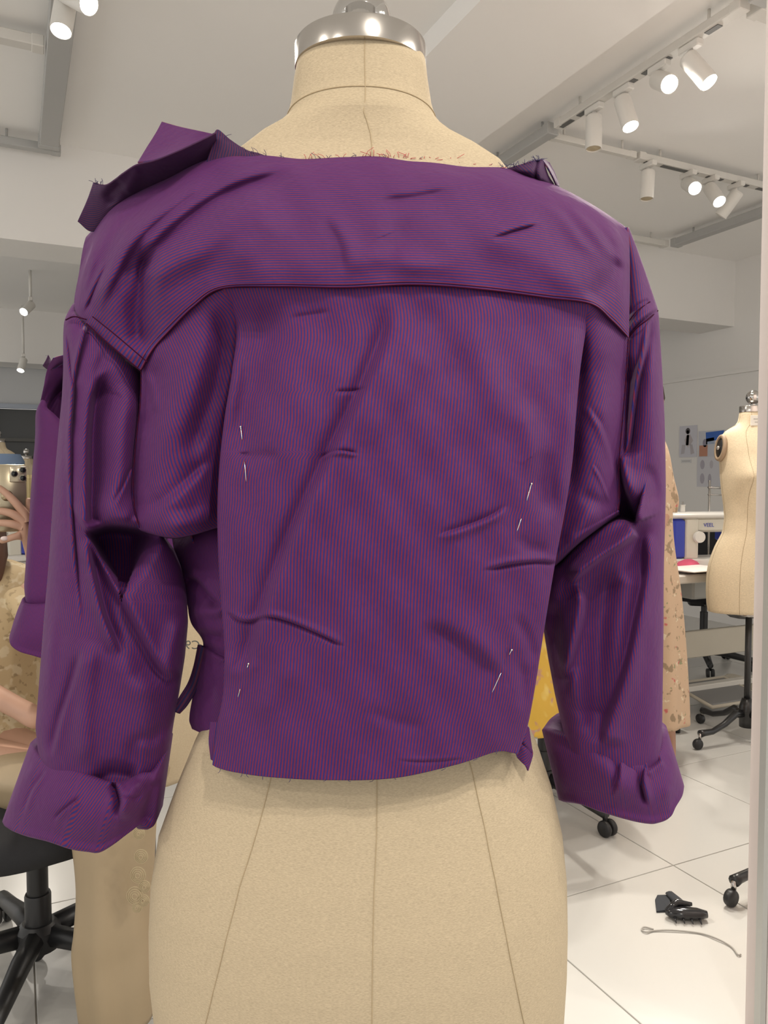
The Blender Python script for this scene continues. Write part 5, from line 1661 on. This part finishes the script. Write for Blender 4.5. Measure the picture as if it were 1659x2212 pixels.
poster(1469, 921, 1506, 987, 'figure drawing with dark hair pinned on the white wall',
       ((.60, .60, .66), [(oval(.48, .17, .13, .10), (.10, .09, .10)), (oval(.48, .20, .07, .06), (.35, .28, .26)), ([(.40, .30), (.30, .45), (.38, .62), (.62, .62), (.78, .48), (.62, .28)], (.46, .42, .44)),
                          ([(.16, .60), (.10, .9), (.30, .88), (.36, .6)], (.48, .46, .50)), ([(.60, .60), (.66, .92), (.86, .88), (.74, .6)], (.46, .43, .46)), ([(.42, .28), (.38, .6), (.52, .7), (.56, .3)], (.52, .46, .45))]))
poster(1510, 932, 1566, 986, 'poster with a blue top and orange foot beside the figure drawing',
       ((.56, .57, .62), [([(.28, .06), (.96, .02), (.98, .34), (.30, .42)], (.05, .14, .48)), ([(.30, .30), (.6, .26), (.62, .5), (.3, .52)], (.35, .42, .55)), ([(.04, .55), (.36, .55), (.36, .97), (.04, .97)], (.50, .25, .17)), (oval(.26, .46, .09, .16), (.28, .27, .33))]))
poster(1507, 988, 1560, 1052, 'pale sheet of four small sketches hanging below the blue poster',
       ((.62, .62, .66), [(oval(.22, .25, .09, .16), (.42, .40, .46)), (oval(.22, .72, .09, .18), (.42, .40, .46)), (oval(.52, .74, .07, .18), (.42, .40, .46)), (oval(.58, .25, .07, .14), (.5, .48, .52))]))
poster(1472, 993, 1494, 1000, 'tiny caption strip under the figure drawing', ((.68, .68, .68), [([(.1, .3), (.9, .3), (.9, .6), (.1, .6)], (.5, .5, .5))]))

# ------------------------------------------------------------------ left background: table, machine, bottle
lt = at(30, 1033, 4.15)
sewing_table('white sewing table behind the person with the phone', (lt[0] - .1, lt[1] + .1), .0, w=1.1)
sewing_machine('white sewing machine behind the wrist of the person with the phone', (lt[0] - .11, lt[1]), math.pi + .2, .75, s=.85)
bx = at(72, 1033, 4.3)
bxo = tag(MB().bbox((0, 0, .11), (.16, .16, .22), .006).build('storage_box', mat('cream_card', (.62, .55, .44), .8), None, False), 'cream storage box on the table behind the raised hand', 'box')
bxo.location = (bx[0] + .06, bx[1] + .1, .75)
bo = thing('bottle', 'white bottle with a pale blue label beyond the raised hand', 'bottle', (bx[0] + .03, bx[1] + .1, .97))
MB().lathe([(0, 0), (.026, 0), (.028, .006), (.028, .085), (.022, .105), (.012, .118), (.012, .13), (0, .13)], (0, 0, 0), 24).build('bottle_body', mat('milky_plastic', (.72, .70, .66), .4), bo)
MB().lathe([(0, .128), (.014, .128), (.014, .158), (.011, .162), (0, .162)], (0, 0, 0), 20).build('cap', M_WHITEP, bo)
MB().lathe([(.0286, .015), (.0286, .07)], (0, 0, 0), 24).build('label_band', mat('pale_blue_label', (.42, .55, .68), .6), bo)

# ------------------------------------------------------------------ things lying on the floor
sp = on_z(1440, 1948, 0.0)
sc_ = MB()
vs = [(1415, 1945), (1420, 1937), (1447, 1934), (1447, 1968), (1418, 1970)]
P = [on_z(x, y + 2, .0) - sp for x, y in vs]
sc_.add([p + np.array((0, 0, .001)) for p in P] + [p + np.array((0, 0, .005 + .003 * (i % 2))) for i, p in enumerate(P)], [tuple(range(5))[::-1], tuple(range(5, 10))] + [(k, (k + 1) % 5, 5 + (k + 1) % 5, 5 + k) for k in range(5)])
o = tag(sc_.build('cloth_scrap', mat('charcoal_cloth', (.035, .038, .045), .9), None, False), 'square charcoal cloth scrap lying on the floor tiles', 'cloth scrap'); o.location = tuple(sp)
s2 = MB(); q = [on_z(x, y, .0) - sp for x, y in ((1445, 1936), (1462, 1952), (1478, 1966), (1492, 1974))]
s2.tube([p + np.array((0, 0, .010)) for p in q], [.012, .016, .015, .012], 8, flat=((0, 0, 1), .45))
o = tag(s2.build('cloth_strip', MATS['charcoal_cloth']), 'narrow charcoal strip running from the scrap to the clip', 'cloth scrap'); o.location = tuple(sp)
hc = on_z(1482, 1985, 0)
hcl = thing('hair_clip', 'shiny black hair clip lying beside the cloth scrap', 'hair clip', tuple(hc), -.55)
MB().loft([[(x, w * math.cos(t), .016 + h * math.sin(t)) for t in np.linspace(0, 2 * math.pi, 14, endpoint=False)] for x, w, h in ((-.055, .006, .006), (-.045, .016, .012), (-.01, .022, .015), (.03, .02, .014), (.055, .010, .009))]).build('clip_shell', mat('gloss_black', (.02, .02, .022), .12), hcl)
for k in range(4):
    MB().tube([(-.035 + .022 * k, -.018, .012), (-.035 + .022 * k, -.034, .006)], [.004, .0015], 6).build('tooth', MATS['gloss_black'], hcl)
MB().tube([(-.05, .0, .02), (-.02, .02, .034), (.02, .018, .032)], [.008, .010, .005], 8).build('grip', MATS['gloss_black'], hcl)
wr0 = on_z(1500, 2020, 0)
Q = [on_z(x, y, 0) - wr0 for x, y in ((1412, 2010), (1392, 2006), (1386, 2011), (1396, 2017), (1412, 2013), (1450, 2013), (1510, 2018), (1550, 2032), (1580, 2048), (1594, 2066), (1600, 2064))]
Qd = cr(np.array([(p[0], p[1], .003 + .0015 * (i % 2)) for i, p in enumerate(Q)]), 80)
o = tag(MB().tube(Qd, .0021, 6).build('cord', mat('grey_cord', (.38, .36, .33), .7)), 'thin grey cord curling across the floor tiles', 'cord'); o.location = tuple(wr0)
